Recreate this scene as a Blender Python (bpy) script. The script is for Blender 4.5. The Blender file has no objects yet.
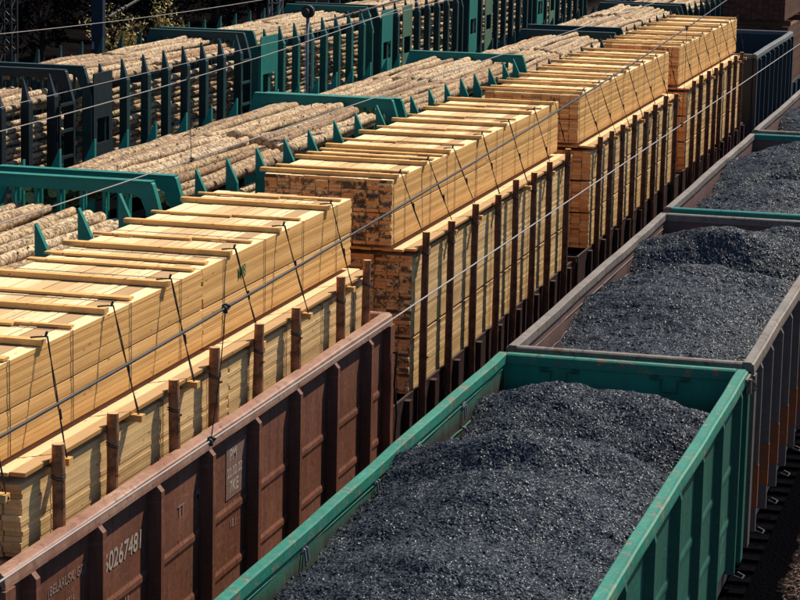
import bpy, math, random
import numpy as np
from mathutils import Vector, Matrix

C = bpy.data.collections.new('rail_yard')
bpy.context.scene.collection.children.link(C)
sc = bpy.context.scene
R = random.Random(7)

# ------------------------------------------------------------------ camera
cam = bpy.data.cameras.new('camera')
co = bpy.data.objects.new('camera', cam)
C.objects.link(co)
cam.sensor_width = 36
cam.lens = 110.83
cam.clip_start = 0.5
cam.clip_end = 1500
Rt = Vector((0.96642143, 0.25606160, 0.02149599))
Up = Vector((-0.06672231, 0.16927448, 0.98330783))
Fw = Vector((-0.24814866, 0.95172402, -0.18067550))
m = Matrix((Rt, Up, -Fw)).transposed().to_4x4()
m.translation = Vector((4.84009, -29.39929, 9.62470))
co.matrix_world = m
sc.camera = co
CAM = m.translation.copy()

# ------------------------------------------------------------------ light
SUN_AZ = 63.0      # degrees from +X towards +Y
SUN_EL = 51.0
w = bpy.data.worlds.new('World')
sc.world = w
w.use_nodes = True
nt = w.node_tree
sky = nt.nodes.new('ShaderNodeTexSky')
sky.sky_type = 'NISHITA'
sky.sun_disc = False
sky.sun_elevation = math.radians(SUN_EL)
sky.sun_rotation = math.radians(90 - SUN_AZ)
sky.ozone_density = 5.0
nt.links.new(sky.outputs[0], nt.nodes['Background'].inputs[0])
nt.nodes['Background'].inputs[1].default_value = 0.075
sl = bpy.data.lights.new('sun', 'SUN')
sl.energy = 5.0
sl.angle = math.radians(0.5)
sl.color = (1.0, 0.86, 0.67)
so = bpy.data.objects.new('sun', sl)
C.objects.link(so)
az, el = math.radians(SUN_AZ), math.radians(SUN_EL)
sd = Vector((math.cos(el) * math.cos(az), math.cos(el) * math.sin(az), math.sin(el)))
so.rotation_euler = sd.to_track_quat('Z', 'Y').to_euler()
so.location = (0, 0, 60)
sc.view_settings.view_transform = 'Standard'
sc.view_settings.look = 'None'
sc.view_settings.exposure = 0.38
sc.view_settings.gamma = 1
sc.view_settings.use_curve_mapping = False
sc.render.engine = 'CYCLES'
sc.cycles.max_bounces = 6

# ------------------------------------------------------------------ materials
def newmat(name):
    mt = bpy.data.materials.new(name)
    mt.use_nodes = True
    t = mt.node_tree
    return mt, t, t.nodes['Principled BSDF']

def N(t, kind, **kw):
    n = t.nodes.new(kind)
    for k, v in kw.items():
        if k in n.inputs.keys():
            n.inputs[k].default_value = v
        else:
            setattr(n, k, v)
    return n

def coords(t, scale=(1, 1, 1), src='Object'):
    tc = N(t, 'ShaderNodeTexCoord')
    mp = N(t, 'ShaderNodeMapping')
    mp.inputs['Scale'].default_value = scale
    t.links.new(tc.outputs[src], mp.inputs[0])
    return mp.outputs[0]

def noise(t, vec, scale, detail=4, rough=0.6, dist=0.0):
    n = N(t, 'ShaderNodeTexNoise', Scale=scale, Detail=detail, Roughness=rough, Distortion=dist)
    t.links.new(vec, n.inputs['Vector'])
    return n.outputs['Fac']

def ramp(t, fac, stops, interp='LINEAR'):
    n = N(t, 'ShaderNodeValToRGB')
    n.color_ramp.interpolation = interp
    e = n.color_ramp.elements
    while len(e) < len(stops):
        e.new(0.5)
    for i, (p, c) in enumerate(stops):
        e[i].position = p
        e[i].color = (c, c, c, 1) if isinstance(c, (int, float)) else (*c, 1)
    t.links.new(fac, n.inputs[0])
    return n.outputs[0]

def mix(t, fac, a, b, mode='MIX'):
    n = N(t, 'ShaderNodeMix', data_type='RGBA', blend_type=mode)
    for sock, v in ((n.inputs[0], fac), (n.inputs[6], a), (n.inputs[7], b)):
        if isinstance(v, (int, float)):
            sock.default_value = v
        elif isinstance(v, tuple):
            sock.default_value = (*v, 1)
        else:
            t.links.new(v, sock)
    return n.outputs[2]

def bump(t, b, h, strength=0.5, dist=0.01):
    n = N(t, 'ShaderNodeBump', Strength=strength, Distance=dist)
    t.links.new(h, n.inputs['Height'])
    t.links.new(n.outputs[0], b.inputs['Normal'])

def paint(name, col, worn, rust=(0.13, 0.045, 0.018), rust_amt=0.60, dust=0.25, rough=0.5, scale=1.0, dustcol=(0.10, 0.085, 0.07)):
    """old railway paint: faded patches, vertical grime runs, rust blisters and chips"""
    mt, t, b = newmat(name)
    v = coords(t, (scale, scale, scale))
    vs = coords(t, (6 * scale, 6 * scale, 0.8 * scale))
    fade = noise(t, v, 0.9, 5, 0.6)
    c = mix(t, ramp(t, fade, [(0.35, 0), (0.7, 1)]), col, worn)
    runs = noise(t, vs, 1.0, 5, 0.7)
    c = mix(t, ramp(t, runs, [(0.45, 0), (0.75, dust * 2)]), c, dustcol)
    fine = noise(t, v, 14, 6, 0.75)
    c = mix(t, ramp(t, fine, [(0.3, 0.35), (0.62, 0)]), c, tuple(x * 0.45 for x in col))
    sv = coords(t, (3 * scale, 0.9 * scale, 9 * scale))
    scr = noise(t, sv, 2.2, 6, 0.8)
    c = mix(t, ramp(t, scr, [(0.60, 0), (0.66, 0.45)]), c, tuple(min(1, x * 1.5 + 0.05) for x in worn))
    rn = noise(t, v, 5, 8, 0.8, 0.4)
    c = mix(t, ramp(t, rn, [(rust_amt, 0), (rust_amt + 0.035, 0.9)]), c, rust)
    t.links.new(c, b.inputs['Base Color'])
    b.inputs['Specular IOR Level'].default_value = 0.35
    t.links.new(ramp(t, fine, [(0.3, rough - 0.1), (0.8, rough + 0.25)]), b.inputs['Roughness'])
    bump(t, b, noise(t, v, 3, 6, 0.7), 0.5, 0.012)
    return mt

def two_tone(name, top, bottom, z, rust_amt=0.64):
    """inner wall of a coal wagon: paint above, coal-scoured dirt below an uneven line"""
    mt, t, b = newmat(name)
    v = coords(t)
    sep = N(t, 'ShaderNodeSeparateXYZ')
    t.links.new(v, sep.inputs[0])
    n1 = noise(t, v, 1.6, 6, 0.7)
    ma = N(t, 'ShaderNodeMath', operation='MULTIPLY_ADD')
    t.links.new(n1, ma.inputs[0]); ma.inputs[1].default_value = 0.55
    t.links.new(sep.outputs[2], ma.inputs[2])
    f = ramp(t, ma.outputs[0], [(0.0, 0), (1.0, 1)])
    mr = N(t, 'ShaderNodeMapRange')
    mr.inputs[1].default_value = z + 0.05; mr.inputs[2].default_value = z + 0.42
    t.links.new(ma.outputs[0], mr.inputs[0])
    vs = coords(t, (5, 5, 0.7))
    runs = noise(t, vs, 1.3, 6, 0.7)
    topc = mix(t, ramp(t, runs, [(0.42, 0), (0.78, 0.75)]), top, tuple(0.35 * a + 0.65 * b_ for a, b_ in zip(top, bottom)))
    botc = mix(t, ramp(t, noise(t, v, 4, 6, 0.7), [(0.35, 0), (0.7, 1)]), bottom, tuple(x * 0.45 for x in bottom))
    c = mix(t, mr.outputs[0], botc, topc)
    c = mix(t, ramp(t, noise(t, v, 6, 8, 0.8), [(rust_amt, 0), (rust_amt + 0.04, 0.9)]), c, (0.10, 0.04, 0.02))
    t.links.new(c, b.inputs['Base Color'])
    b.inputs['Roughness'].default_value = 0.6
    b.inputs['Specular IOR Level'].default_value = 0.3
    bump(t, b, noise(t, v, 2.5, 6, 0.7), 0.6, 0.02)
    return mt

def wood(name, a, b_, dark, grain=(0.6, 18, 18), knots=0.5):
    """sawn plank; a random shade per loose board, grain along the board, knots"""
    mt, t, b = newmat(name)
    g = N(t, 'ShaderNodeNewGeometry')
    v = coords(t, (grain[1], grain[0], grain[2]))
    gr = noise(t, v, 1.6, 6, 0.7, 0.8)
    c = mix(t, ramp(t, gr, [(0.3, 0), (0.7, 1)]), a, b_)
    rc = ramp(t, g.outputs['Random Per Island'], [(0.0, (0.50, 0.44, 0.38)), (0.2, (0.82, 0.78, 0.70)), (0.6, (1.0, 1.0, 1.0)), (1.0, (1.16, 1.15, 1.08))])
    c = mix(t, 1.0, c, rc, 'MULTIPLY')
    v2 = coords(t, (9, 3.2, 9))
    k = N(t, 'ShaderNodeTexVoronoi', Scale=1.0)
    t.links.new(v2, k.inputs['Vector'])
    c = mix(t, ramp(t, k.outputs['Distance'], [(0.07, 0.75), (0.15, 0)]), c, dark)
    gm = noise(t, coords(t, (1, 0.5, 1)), 1.2, 5, 0.7)
    c = mix(t, ramp(t, gm, [(0.5, 0), (0.8, knots)]), c, dark)
    t.links.new(c, b.inputs['Base Color'])
    b.inputs['Roughness'].default_value = 0.8
    b.inputs['Specular IOR Level'].default_value = 0.15
    bump(t, b, gr, 0.4, 0.004)
    return mt

def endgrain(name, a, b_, mould):
    mt, t, b = newmat(name)
    g = N(t, 'ShaderNodeNewGeometry')
    v = coords(t)
    rc = ramp(t, g.outputs['Random Per Island'], [(0.0, a), (0.5, b_), (0.85, tuple(min(1, x * 1.25) for x in b_)), (1.0, tuple(x * 0.6 for x in a))])
    c = mix(t, ramp(t, noise(t, v, 30, 4, 0.7), [(0.35, 0.3), (0.6, 0)]), rc, tuple(x * 0.4 for x in a))
    n2 = noise(t, coords(t, (1.0, 1.0, 1.0)), 6.0, 6, 0.85)
    add = N(t, 'ShaderNodeMath', operation='MULTIPLY_ADD')
    t.links.new(g.outputs['Random Per Island'], add.inputs[0]); add.inputs[1].default_value = 0.18
    t.links.new(n2, add.inputs[2])
    c = mix(t, ramp(t, add.outputs[0], [(mould, 0), (mould + 0.05, 0.85)]), c, (0.018, 0.022, 0.03))
    t.links.new(c, b.inputs['Base Color'])
    b.inputs['Roughness'].default_value = 0.85
    b.inputs['Specular IOR Level'].default_value = 0.1
    return mt

def bark_mat(name):
    mt, t, b = newmat(name)
    g = N(t, 'ShaderNodeNewGeometry')
    oi = N(t, 'ShaderNodeObjectInfo')
    ad = N(t, 'ShaderNodeMath', operation='ADD')
    t.links.new(g.outputs['Random Per Island'], ad.inputs[0])
    t.links.new(oi.outputs['Random'], ad.inputs[1])
    fr = N(t, 'ShaderNodeMath', operation='FRACT')
    t.links.new(ad.outputs[0], fr.inputs[0])
    base = ramp(t, fr.outputs[0], [(0.0, (0.30, 0.20, 0.12)), (0.25, (0.50, 0.375, 0.22)), (0.5, (0.68, 0.545, 0.36)), (0.72, (0.58, 0.45, 0.295)), (0.9, (0.38, 0.27, 0.17)), (1.0, (0.42, 0.24, 0.12))])
    tc = N(t, 'ShaderNodeTexCoord')
    vm = N(t, 'ShaderNodeVectorMath', operation='MULTIPLY_ADD')
    t.links.new(oi.outputs['Random'], vm.inputs[0]); vm.inputs[1].default_value = (11, 37, 5)
    t.links.new(tc.outputs['Object'], vm.inputs[2])
    mp = N(t, 'ShaderNodeMapping'); mp.inputs['Scale'].default_value = (10, 9, 10)
    t.links.new(vm.outputs[0], mp.inputs[0])
    n1 = noise(t, mp.outputs[0], 1.3, 6, 0.72, 0.5)
    c = mix(t, ramp(t, n1, [(0.48, 0), (0.54, 0.82)]), base, (0.10, 0.062, 0.040))
    n3 = noise(t, mp.outputs[0], 0.45, 4, 0.6)
    c = mix(t, ramp(t, n3, [(0.52, 0), (0.66, 0.5)]), c, (0.34, 0.18, 0.08))
    mp2 = N(t, 'ShaderNodeMapping'); mp2.inputs['Scale'].default_value = (16, 26, 16)
    t.links.new(vm.outputs[0], mp2.inputs[0])
    n2 = noise(t, mp2.outputs[0], 1.0, 3, 0.6)
    c = mix(t, ramp(t, n2, [(0.57, 0), (0.62, 0.85)]), c, (0.045, 0.032, 0.025))
    t.links.new(c, b.inputs['Base Color'])
    b.inputs['Roughness'].default_value = 0.8
    b.inputs['Specular IOR Level'].default_value = 0.2
    bump(t, b, n1, 0.6, 0.02)
    return mt

def flat(name, col, rough=0.7, var=0.35, nscale=8, spec=0.3, metallic=0.0):
    mt, t, b = newmat(name)
    v = coords(t)
    c = mix(t, ramp(t, noise(t, v, nscale, 6, 0.7), [(0.3, 0), (0.7, 1)]), tuple(x * (1 - var) for x in col), tuple(min(1, x * (1 + var)) for x in col))
    t.links.new(c, b.inputs['Base Color'])
    b.inputs['Roughness'].default_value = rough
    b.inputs['Specular IOR Level'].default_value = spec
    b.inputs['Metallic'].default_value = metallic
    return mt

def coal_mat():
    mt, t, b = newmat('coal')
    g = N(t, 'ShaderNodeNewGeometry')
    v = coords(t)
    vo = N(t, 'ShaderNodeTexVoronoi', Scale=66.0)
    t.links.new(v, vo.inputs['Vector'])
    sp = N(t, 'ShaderNodeSeparateXYZ')
    t.links.new(vo.outputs['Color'], sp.inputs[0])
    # dull fines, ordinary lumps and glints painted as pale cells, in drifting patches
    patch = noise(t, v, 1.7, 5, 0.7)
    c = ramp(t, sp.outputs[0], [(0.0, (0.003, 0.006, 0.012)), (0.5, (0.016, 0.023, 0.036)), (0.8, (0.050, 0.064, 0.085)), (1.0, (0.14, 0.16, 0.19))])
    c = mix(t, ramp(t, patch, [(0.35, 0.0), (0.7, 0.45)]), c, (0.022, 0.030, 0.043))
    t.links.new(c, b.inputs['Base Color'])
    t.links.new(ramp(t, sp.outputs[1], [(0.74, 0.85), (0.90, 0.36)]), b.inputs['Roughness'])
    t.links.new(ramp(t, sp.outputs[1], [(0.74, 0.08), (0.90, 0.45)]), b.inputs['Specular IOR Level'])
    b.inputs['Specular Tint'].default_value = (0.80, 0.90, 1.0, 1)
    bp = N(t, 'ShaderNodeBump', Strength=0.5, Distance=0.012)
    t.links.new(vo.outputs['Distance'], bp.inputs['Height'])
    t.links.new(bp.outputs[0], b.inputs['Normal'])
    return mt

GREEN = (0.002, 0.088, 0.066)
M = {
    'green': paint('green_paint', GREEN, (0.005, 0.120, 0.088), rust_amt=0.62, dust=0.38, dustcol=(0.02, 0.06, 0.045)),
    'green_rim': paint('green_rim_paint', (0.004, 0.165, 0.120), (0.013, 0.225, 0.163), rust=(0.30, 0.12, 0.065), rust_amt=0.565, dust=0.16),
    'green_in': two_tone('green_inner_paint', (0.010, 0.20, 0.135), (0.050, 0.034, 0.028), 3.30),
    'green_end_in': two_tone('green_inner_end_paint', (0.010, 0.22, 0.15), (0.045, 0.040, 0.036), 3.00),
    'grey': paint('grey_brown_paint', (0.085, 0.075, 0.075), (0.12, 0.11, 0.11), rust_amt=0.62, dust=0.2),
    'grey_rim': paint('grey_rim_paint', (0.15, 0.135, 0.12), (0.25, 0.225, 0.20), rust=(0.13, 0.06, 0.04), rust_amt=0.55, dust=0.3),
    'brown_in': two_tone('brown_inner_wall', (0.16, 0.090, 0.080), (0.060, 0.036, 0.034), 3.05),
    'orange': paint('orange_band_paint', (0.20, 0.052, 0.014), (0.28, 0.09, 0.028), rust_amt=0.6, dust=0.2),
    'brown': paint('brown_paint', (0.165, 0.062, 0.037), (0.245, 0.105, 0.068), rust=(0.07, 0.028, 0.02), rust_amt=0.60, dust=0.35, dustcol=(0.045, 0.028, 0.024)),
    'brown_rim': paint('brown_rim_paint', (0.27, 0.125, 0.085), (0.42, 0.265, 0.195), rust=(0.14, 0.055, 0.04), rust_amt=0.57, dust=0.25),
    'teal': paint('teal_paint', (0.003, 0.185, 0.155), (0.007, 0.230, 0.195), rust_amt=0.68, dust=0.15, dustcol=(0.02, 0.05, 0.05)),
    'teal_mid': paint('mid_teal_paint', (0.006, 0.105, 0.092), (0.010, 0.135, 0.115), rust_amt=0.68, dust=0.15, dustcol=(0.02, 0.05, 0.05)),
    'teal_dark': paint('dark_teal_paint', (0.004, 0.036, 0.040), (0.006, 0.050, 0.052), rust_amt=0.70, dust=0.15, dustcol=(0.02, 0.03, 0.035)),
    'pale_green': paint('pale_green_paint', (0.07, 0.17, 0.11), (0.10, 0.21, 0.14), rust_amt=0.64, dust=0.2),
    'navy': paint('darkened_blue_paint', (0.010, 0.026, 0.040), (0.016, 0.036, 0.052), rust_amt=0.7, dust=0.1),  # dark blue, with the upper right corner's darkness added into the colour
    'navy_rim': paint('dark_rim_paint', (0.09, 0.11, 0.12), (0.14, 0.16, 0.16), rust_amt=0.7, dust=0.1),
    'sleeper': flat('darkened_sleeper', (0.0035, 0.0035, 0.005), 0.95, 0.4, 6, 0.0),  # near black: shade under and beside the wagons put into the colour
    'brown_dark': paint('unlit_brown_paint', (0.035, 0.018, 0.018), (0.050, 0.024, 0.022), rust_amt=0.63, dust=0.2, dustcol=(0.03, 0.02, 0.02)),  # brown darkened, the shade of the unlit wagon sides put into it
    'teal_black': paint('edge_shade_teal_paint', (0.003, 0.012, 0.016), (0.004, 0.018, 0.022), rust_amt=0.7, dust=0.1, dustcol=(0.02, 0.02, 0.025)),  # teal with the darkening at the left edge put into the colour
    'iron': flat('black_iron', (0.025, 0.024, 0.026), 0.6),
    'steel': flat('worn_steel', (0.30, 0.29, 0.28), 0.35, metallic=0.8),
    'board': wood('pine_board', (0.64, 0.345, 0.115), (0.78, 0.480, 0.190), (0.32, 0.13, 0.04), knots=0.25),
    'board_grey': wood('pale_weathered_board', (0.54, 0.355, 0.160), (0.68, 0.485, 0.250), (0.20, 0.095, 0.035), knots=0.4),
    'board_lit_top': wood('pine_board_lit_top', (0.76, 0.54, 0.30), (0.88, 0.70, 0.45), (0.42, 0.22, 0.08), knots=0.22),  # pine again, paler: sunlight on top faces put into the colour
    'batten': wood('batten_wood', (0.62, 0.34, 0.115), (0.74, 0.46, 0.18), (0.20, 0.09, 0.03), knots=0.5),
    'end': endgrain('board_end', (0.80, 0.34, 0.11), (0.96, 0.50, 0.20), 0.76),
    'end_mould': endgrain('board_end_mouldy', (0.86, 0.38, 0.12), (0.98, 0.54, 0.22), 0.60),
    'end_dark': endgrain('board_end_darkened', (0.085, 0.035, 0.030), (0.12, 0.05, 0.035), 0.72),  # dark board ends, corner darkening included in their colour
    'board_dark': wood('darkened_board', (0.10, 0.05, 0.035), (0.14, 0.075, 0.05), (0.04, 0.02, 0.02)),  # dark timber, upper right corner's darkening also put into its colour
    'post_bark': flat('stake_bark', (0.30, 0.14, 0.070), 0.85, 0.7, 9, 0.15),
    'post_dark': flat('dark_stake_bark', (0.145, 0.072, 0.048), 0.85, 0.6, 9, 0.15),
    'bark': bark_mat('birch_bark'),
    'cut': flat('cut_log_face', (0.50, 0.33, 0.18), 0.8, 0.35, 18, 0.15),
    'coal': coal_mat(),
    'white': flat('white_stencil', (0.40, 0.34, 0.30), 0.7, 0.3, 20),
    'dim_white': flat('faded_stencil', (0.27, 0.18, 0.155), 0.7, 0.4, 20),
    'plate': flat('stencil_plate_paint', (0.19, 0.115, 0.095), 0.7, 0.25, 12),
    'greenmark': flat('green_crayon', (0.02, 0.16, 0.06), 0.8, 0.3, 30),
    'wire': flat('dark_cable', (0.035, 0.033, 0.035), 0.5),
    'bright_wire': flat('bright_copper_wire', (0.32, 0.29, 0.27), 0.35, 0.15, 4, 0.5),
    'mast': flat('grey_mast_paint', (0.16, 0.18, 0.19), 0.6),
    'mast_blue': flat('blue_grey_mast_paint', (0.010, 0.022, 0.038), 0.6),
    'porcelain': flat('insulator_glaze', (0.25, 0.26, 0.27), 0.2, 0.1),
    'leaf_olive': flat('olive_leaves', (0.48, 0.38, 0.14), 0.6, 0.5, 3),
    'leaf_dark': flat('dark_leaves', (0.006, 0.008, 0.009), 0.8, 0.5, 1.5, 0.0),
    'trunk': flat('tree_bark', (0.045, 0.030, 0.026), 0.9, 0.5, 6, 0.1),
}

# ------------------------------------------------------------------ mesh helpers
class MB:
    def __init__(s):
        s.v = []; s.f = []; s.m = []
    def box(s, x0, x1, y0, y1, z0, z1, mi=0, endm=None, topm=None, T=None):
        n = len(s.v)
        p = [(x0, y0, z0), (x1, y0, z0), (x1, y1, z0), (x0, y1, z0), (x0, y0, z1), (x1, y0, z1), (x1, y1, z1), (x0, y1, z1)]
        if T: p = [tuple(T @ Vector(q)) for q in p]
        s.v += p
        s.f += [(n, n + 3, n + 2, n + 1), (n + 4, n + 5, n + 6, n + 7), (n, n + 1, n + 5, n + 4), (n + 2, n + 3, n + 7, n + 6), (n + 1, n + 2, n + 6, n + 5), (n + 3, n, n + 4, n + 7)]
        e = mi if endm is None else endm
        s.m += [mi, mi if topm is None else topm, e, e, mi, mi]
        return s
    def prism(s, pts, axis, a, b, mi=0):
        """polygon pts extruded along an axis: 'y' -> pts are (x,z); 'x' -> (y,z); 'z' -> (x,y)"""
        n = len(s.v); k = len(pts)
        def P(p, d):
            return {'y': (p[0], d, p[1]), 'x': (d, p[0], p[1]), 'z': (p[0], p[1], d)}[axis]
        s.v += [P(p, a) for p in pts] + [P(p, b) for p in pts]
        s.f += [tuple(range(n, n + k)), tuple(range(n + 2 * k - 1, n + k - 1, -1))]
        s.f += [(n + i, n + k + i, n + k + (i + 1) % k, n + (i + 1) % k) for i in range(k)]
        s.m += [mi] * (k + 2)
        return s
    def wavy(s, pts, a, b, fn, inner=(), dent=None, dk=1.0):
        """profile pts (x, z) swept along y, following small bows and dents"""
        fx, fz = fn
        k = len(pts); ns = int((b - a) / 0.22)
        n = len(s.v)
        for i in range(ns + 1):
            y = a + (b - a) * i / ns
            for (px, pz) in pts:
                dz = fz(y); dx = fx(y)
                if dent: dx += 0.004 * dk * math.sin(y * 6.3 + pz * 4) * math.sin(pz * 3.1 + y)
                s.v.append((px + max(-0.02, min(0.02, dx)), y, pz + (dz if pz > (dent or 0) - 0.2 else 0)))
        for i in range(ns):
            for j in range(k):
                j2 = (j + 1) % k; o = n + i * k
                s.f.append((o + j, o + j2, o + k + j2, o + k + j)); s.m.append(1 if j in inner else 0)
        s.f.append(tuple(range(n, n + k))); s.m.append(0)
        s.f.append(tuple(range(n + ns * k + k - 1, n + ns * k - 1, -1))); s.m.append(0)
        return s
    def tube(s, pts, r, seg=8, mi=0, capm=None, rs=None):
        n0 = len(s.v); pts = [Vector(p) for p in pts]
        for i, p in enumerate(pts):
            d = (pts[min(i + 1, len(pts) - 1)] - pts[max(i - 1, 0)]).normalized()
            a = d.cross(Vector((0, 0, 1)) if abs(d.z) < 0.9 else Vector((1, 0, 0))).normalized(); b = d.cross(a)
            rr = rs[i] if rs else r
            for j in range(seg):
                t = 2 * math.pi * j / seg
                s.v.append(tuple(p + a * math.cos(t) * rr + b * math.sin(t) * rr))
        for i in range(len(pts) - 1):
            for j in range(seg):
                a0 = n0 + i * seg + j; a1 = n0 + i * seg + (j + 1) % seg
                s.f.append((a0, a1, a1 + seg, a0 + seg)); s.m.append(mi)
        cm = mi if capm is None else capm
        s.f.append(tuple(n0 + j for j in reversed(range(seg)))); s.m.append(cm)
        e = n0 + (len(pts) - 1) * seg
        s.f.append(tuple(e + j for j in range(seg))); s.m.append(cm)
        return s
    def build(s, name, mats, parent=None, smooth=False, off=None, loc=None):
        me = bpy.data.meshes.new(name)
        v = np.array(s.v, dtype=float)
        if off is not None: v = v - np.array(off)
        me.from_pydata(v.tolist(), [], s.f)
        for mm in (mats if isinstance(mats, (list, tuple)) else [mats]):
            me.materials.append(M[mm])
        me.polygons.foreach_set('material_index', s.m)
        me.polygons.foreach_set('use_smooth', [smooth] * len(s.f))
        me.update()
        import bmesh
        bm = bmesh.new(); bm.from_mesh(me)
        bmesh.ops.recalc_face_normals(bm, faces=bm.faces)
        bm.to_mesh(me); bm.free()
        o = bpy.data.objects.new(name, me)
        C.objects.link(o)
        if parent: o.parent = parent
        if loc is not None: o.location = loc
        return o

def tag(o, label=None, cat=None, group=None, kind=None):
    if label: o['label'] = label
    if cat: o['category'] = cat
    if group: o['group'] = group
    if kind: o['kind'] = kind
    return o

def empty(name, loc, label, cat, group=None):
    o = bpy.data.objects.new(name, None)
    o.empty_display_size = 0.5
    C.objects.link(o)
    o.location = loc
    return tag(o, label, cat, group)

def copy_part(src, parent):
    c = src.copy(); C.objects.link(c); c.parent = parent
    return c

ORD = ['first', 'second', 'third', 'fourth', 'fifth', 'sixth', 'seventh', 'eighth', 'ninth', 'tenth', 'eleventh', 'twelfth', 'thirteenth', 'fourteenth', 'fifteenth', 'sixteenth', 'seventeenth', 'eighteenth', 'nineteenth', 'twentieth', 'twenty-first', 'twenty-second']

# ------------------------------------------------------------------ ground and tracks
XA, XB, XC, XD = 0.0, -5.02, -9.92, -19.0

def ground():
    mt, t, b = newmat('yard_ballast')
    v = coords(t)
    vo = N(t, 'ShaderNodeTexVoronoi', Scale=16.0)
    t.links.new(v, vo.inputs['Vector'])
    st = ramp(t, vo.outputs['Color'], [(0.2, (0.035, 0.025, 0.022)), (0.5, (0.11, 0.075, 0.06)), (0.8, (0.26, 0.19, 0.155))])
    st = mix(t, ramp(t, vo.outputs['Distance'], [(0.25, 0), (0.55, 0.9)]), st, (0.012, 0.011, 0.013))
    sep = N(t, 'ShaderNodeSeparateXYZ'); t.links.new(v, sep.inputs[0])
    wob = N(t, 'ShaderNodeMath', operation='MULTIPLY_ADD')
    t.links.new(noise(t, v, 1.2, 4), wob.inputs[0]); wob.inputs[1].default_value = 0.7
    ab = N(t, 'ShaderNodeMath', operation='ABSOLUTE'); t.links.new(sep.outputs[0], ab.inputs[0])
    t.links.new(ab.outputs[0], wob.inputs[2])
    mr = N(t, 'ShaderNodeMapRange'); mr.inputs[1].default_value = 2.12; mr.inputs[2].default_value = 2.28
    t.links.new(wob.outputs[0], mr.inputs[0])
    c = mix(t, mr.outputs[0], (0.002, 0.002, 0.003), st)       # coal train's shade painted into the ground as a black strip
    far = N(t, 'ShaderNodeMapRange'); far.inputs[1].default_value = -22.0; far.inputs[2].default_value = -25.0
    t.links.new(sep.outputs[0], far.inputs[0])
    soil = ramp(t, noise(t, v, 0.8, 8, 0.75), [(0.35, (0.003, 0.003, 0.004)), (0.75, (0.012, 0.010, 0.009))])
    c = mix(t, far.outputs[0], c, soil)
    t.links.new(c, b.inputs['Base Color'])
    b.inputs['Roughness'].default_value = 0.95
    b.inputs['Specular IOR Level'].default_value = 0.0
    bp = N(t, 'ShaderNodeBump', Strength=1.0, Distance=0.05)
    t.links.new(vo.outputs['Distance'], bp.inputs['Height']); bp.invert = True
    t.links.new(bp.outputs[0], b.inputs['Normal'])
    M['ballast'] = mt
    # one sheet, gently uneven, reaching the horizon
    xs = sorted(set(list(np.linspace(-900, -80, 12)) + list(np.linspace(-80, 60, 90)) + list(np.linspace(60, 900, 12))))
    ys = sorted(set(list(np.linspace(-400, -40, 8)) + list(np.linspace(-40, 160, 120)) + list(np.linspace(160, 1200, 14))))
    v, f = [], []
    for y in ys:
        for x in xs:
            z = -0.22
            if x < -23: z += 0.9 * min(1, (-23 - x) / 15.0) + 0.15 * math.sin(x * 0.7 + y * 0.31)
            v.append((x, y, z))
    nx = len(xs)
    for j in range(len(ys) - 1):
        for i in range(nx - 1):
            f.append((j * nx + i, j * nx + i + 1, (j + 1) * nx + i + 1, (j + 1) * nx + i))
    mb = MB(); mb.v = v; mb.f = f; mb.m = [0] * len(f)
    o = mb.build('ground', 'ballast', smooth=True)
    tag(o, kind='structure')
    # loose stones beside the coal train
    mb = MB()
    for i in range(5200):
        x = R.uniform(1.86, 4.4); y = R.uniform(-3, 12); r = R.uniform(0.018, 0.045)
        z = -0.20 + R.uniform(-0.01, 0.02)
        T = Matrix.Translation((x, y, z)) @ Matrix.Rotation(R.uniform(0, 3), 4, (R.random(), R.random(), R.random() + .1))
        n = len(mb.v)
        pts = [Vector((R.uniform(.7, 1.1) * r * a, R.uniform(.7, 1.1) * r * b_, R.uniform(.6, 1) * r * c_)) for a, b_, c_ in ((1, 0, 0), (0, 1, 0), (-1, 0, 0), (0, -1, 0), (0, 0, 1), (0, 0, -1))]
        mb.v += [tuple(T @ p) for p in pts]
        for a, b_, c_ in ((0, 1, 4), (1, 2, 4), (2, 3, 4), (3, 0, 4), (1, 0, 5), (2, 1, 5), (3, 2, 5), (0, 3, 5)):
            mb.f.append((n + a, n + b_, n + c_)); mb.m.append(0)
    M['stone'] = flat('ballast_stone', (0.20, 0.135, 0.11), 0.9, 0.6, 30, 0.15)
    tag(mb.build('gravel', 'stone'), 'loose brown ballast stones beside the coal train', 'gravel', kind='stuff')

def track(x, y0=-60, y1=170):
    mb = MB()
    for s in (-0.76, 0.76):
        mb.box(x + s - 0.035, x + s + 0.035, y0, y1, -0.05, 0.0, 0)
        mb.box(x + s - 0.07, x + s + 0.07, y0, y1, -0.17, -0.15, 0)
        mb.box(x + s - 0.01, x + s + 0.01, y0, y1, -0.148, -0.052, 0)
    y = y0
    while y < y1:
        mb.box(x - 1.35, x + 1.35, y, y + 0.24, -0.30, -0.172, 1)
        y += 0.56
    tag(mb.build('railway_track', ['iron', 'sleeper']), kind='structure')

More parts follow.
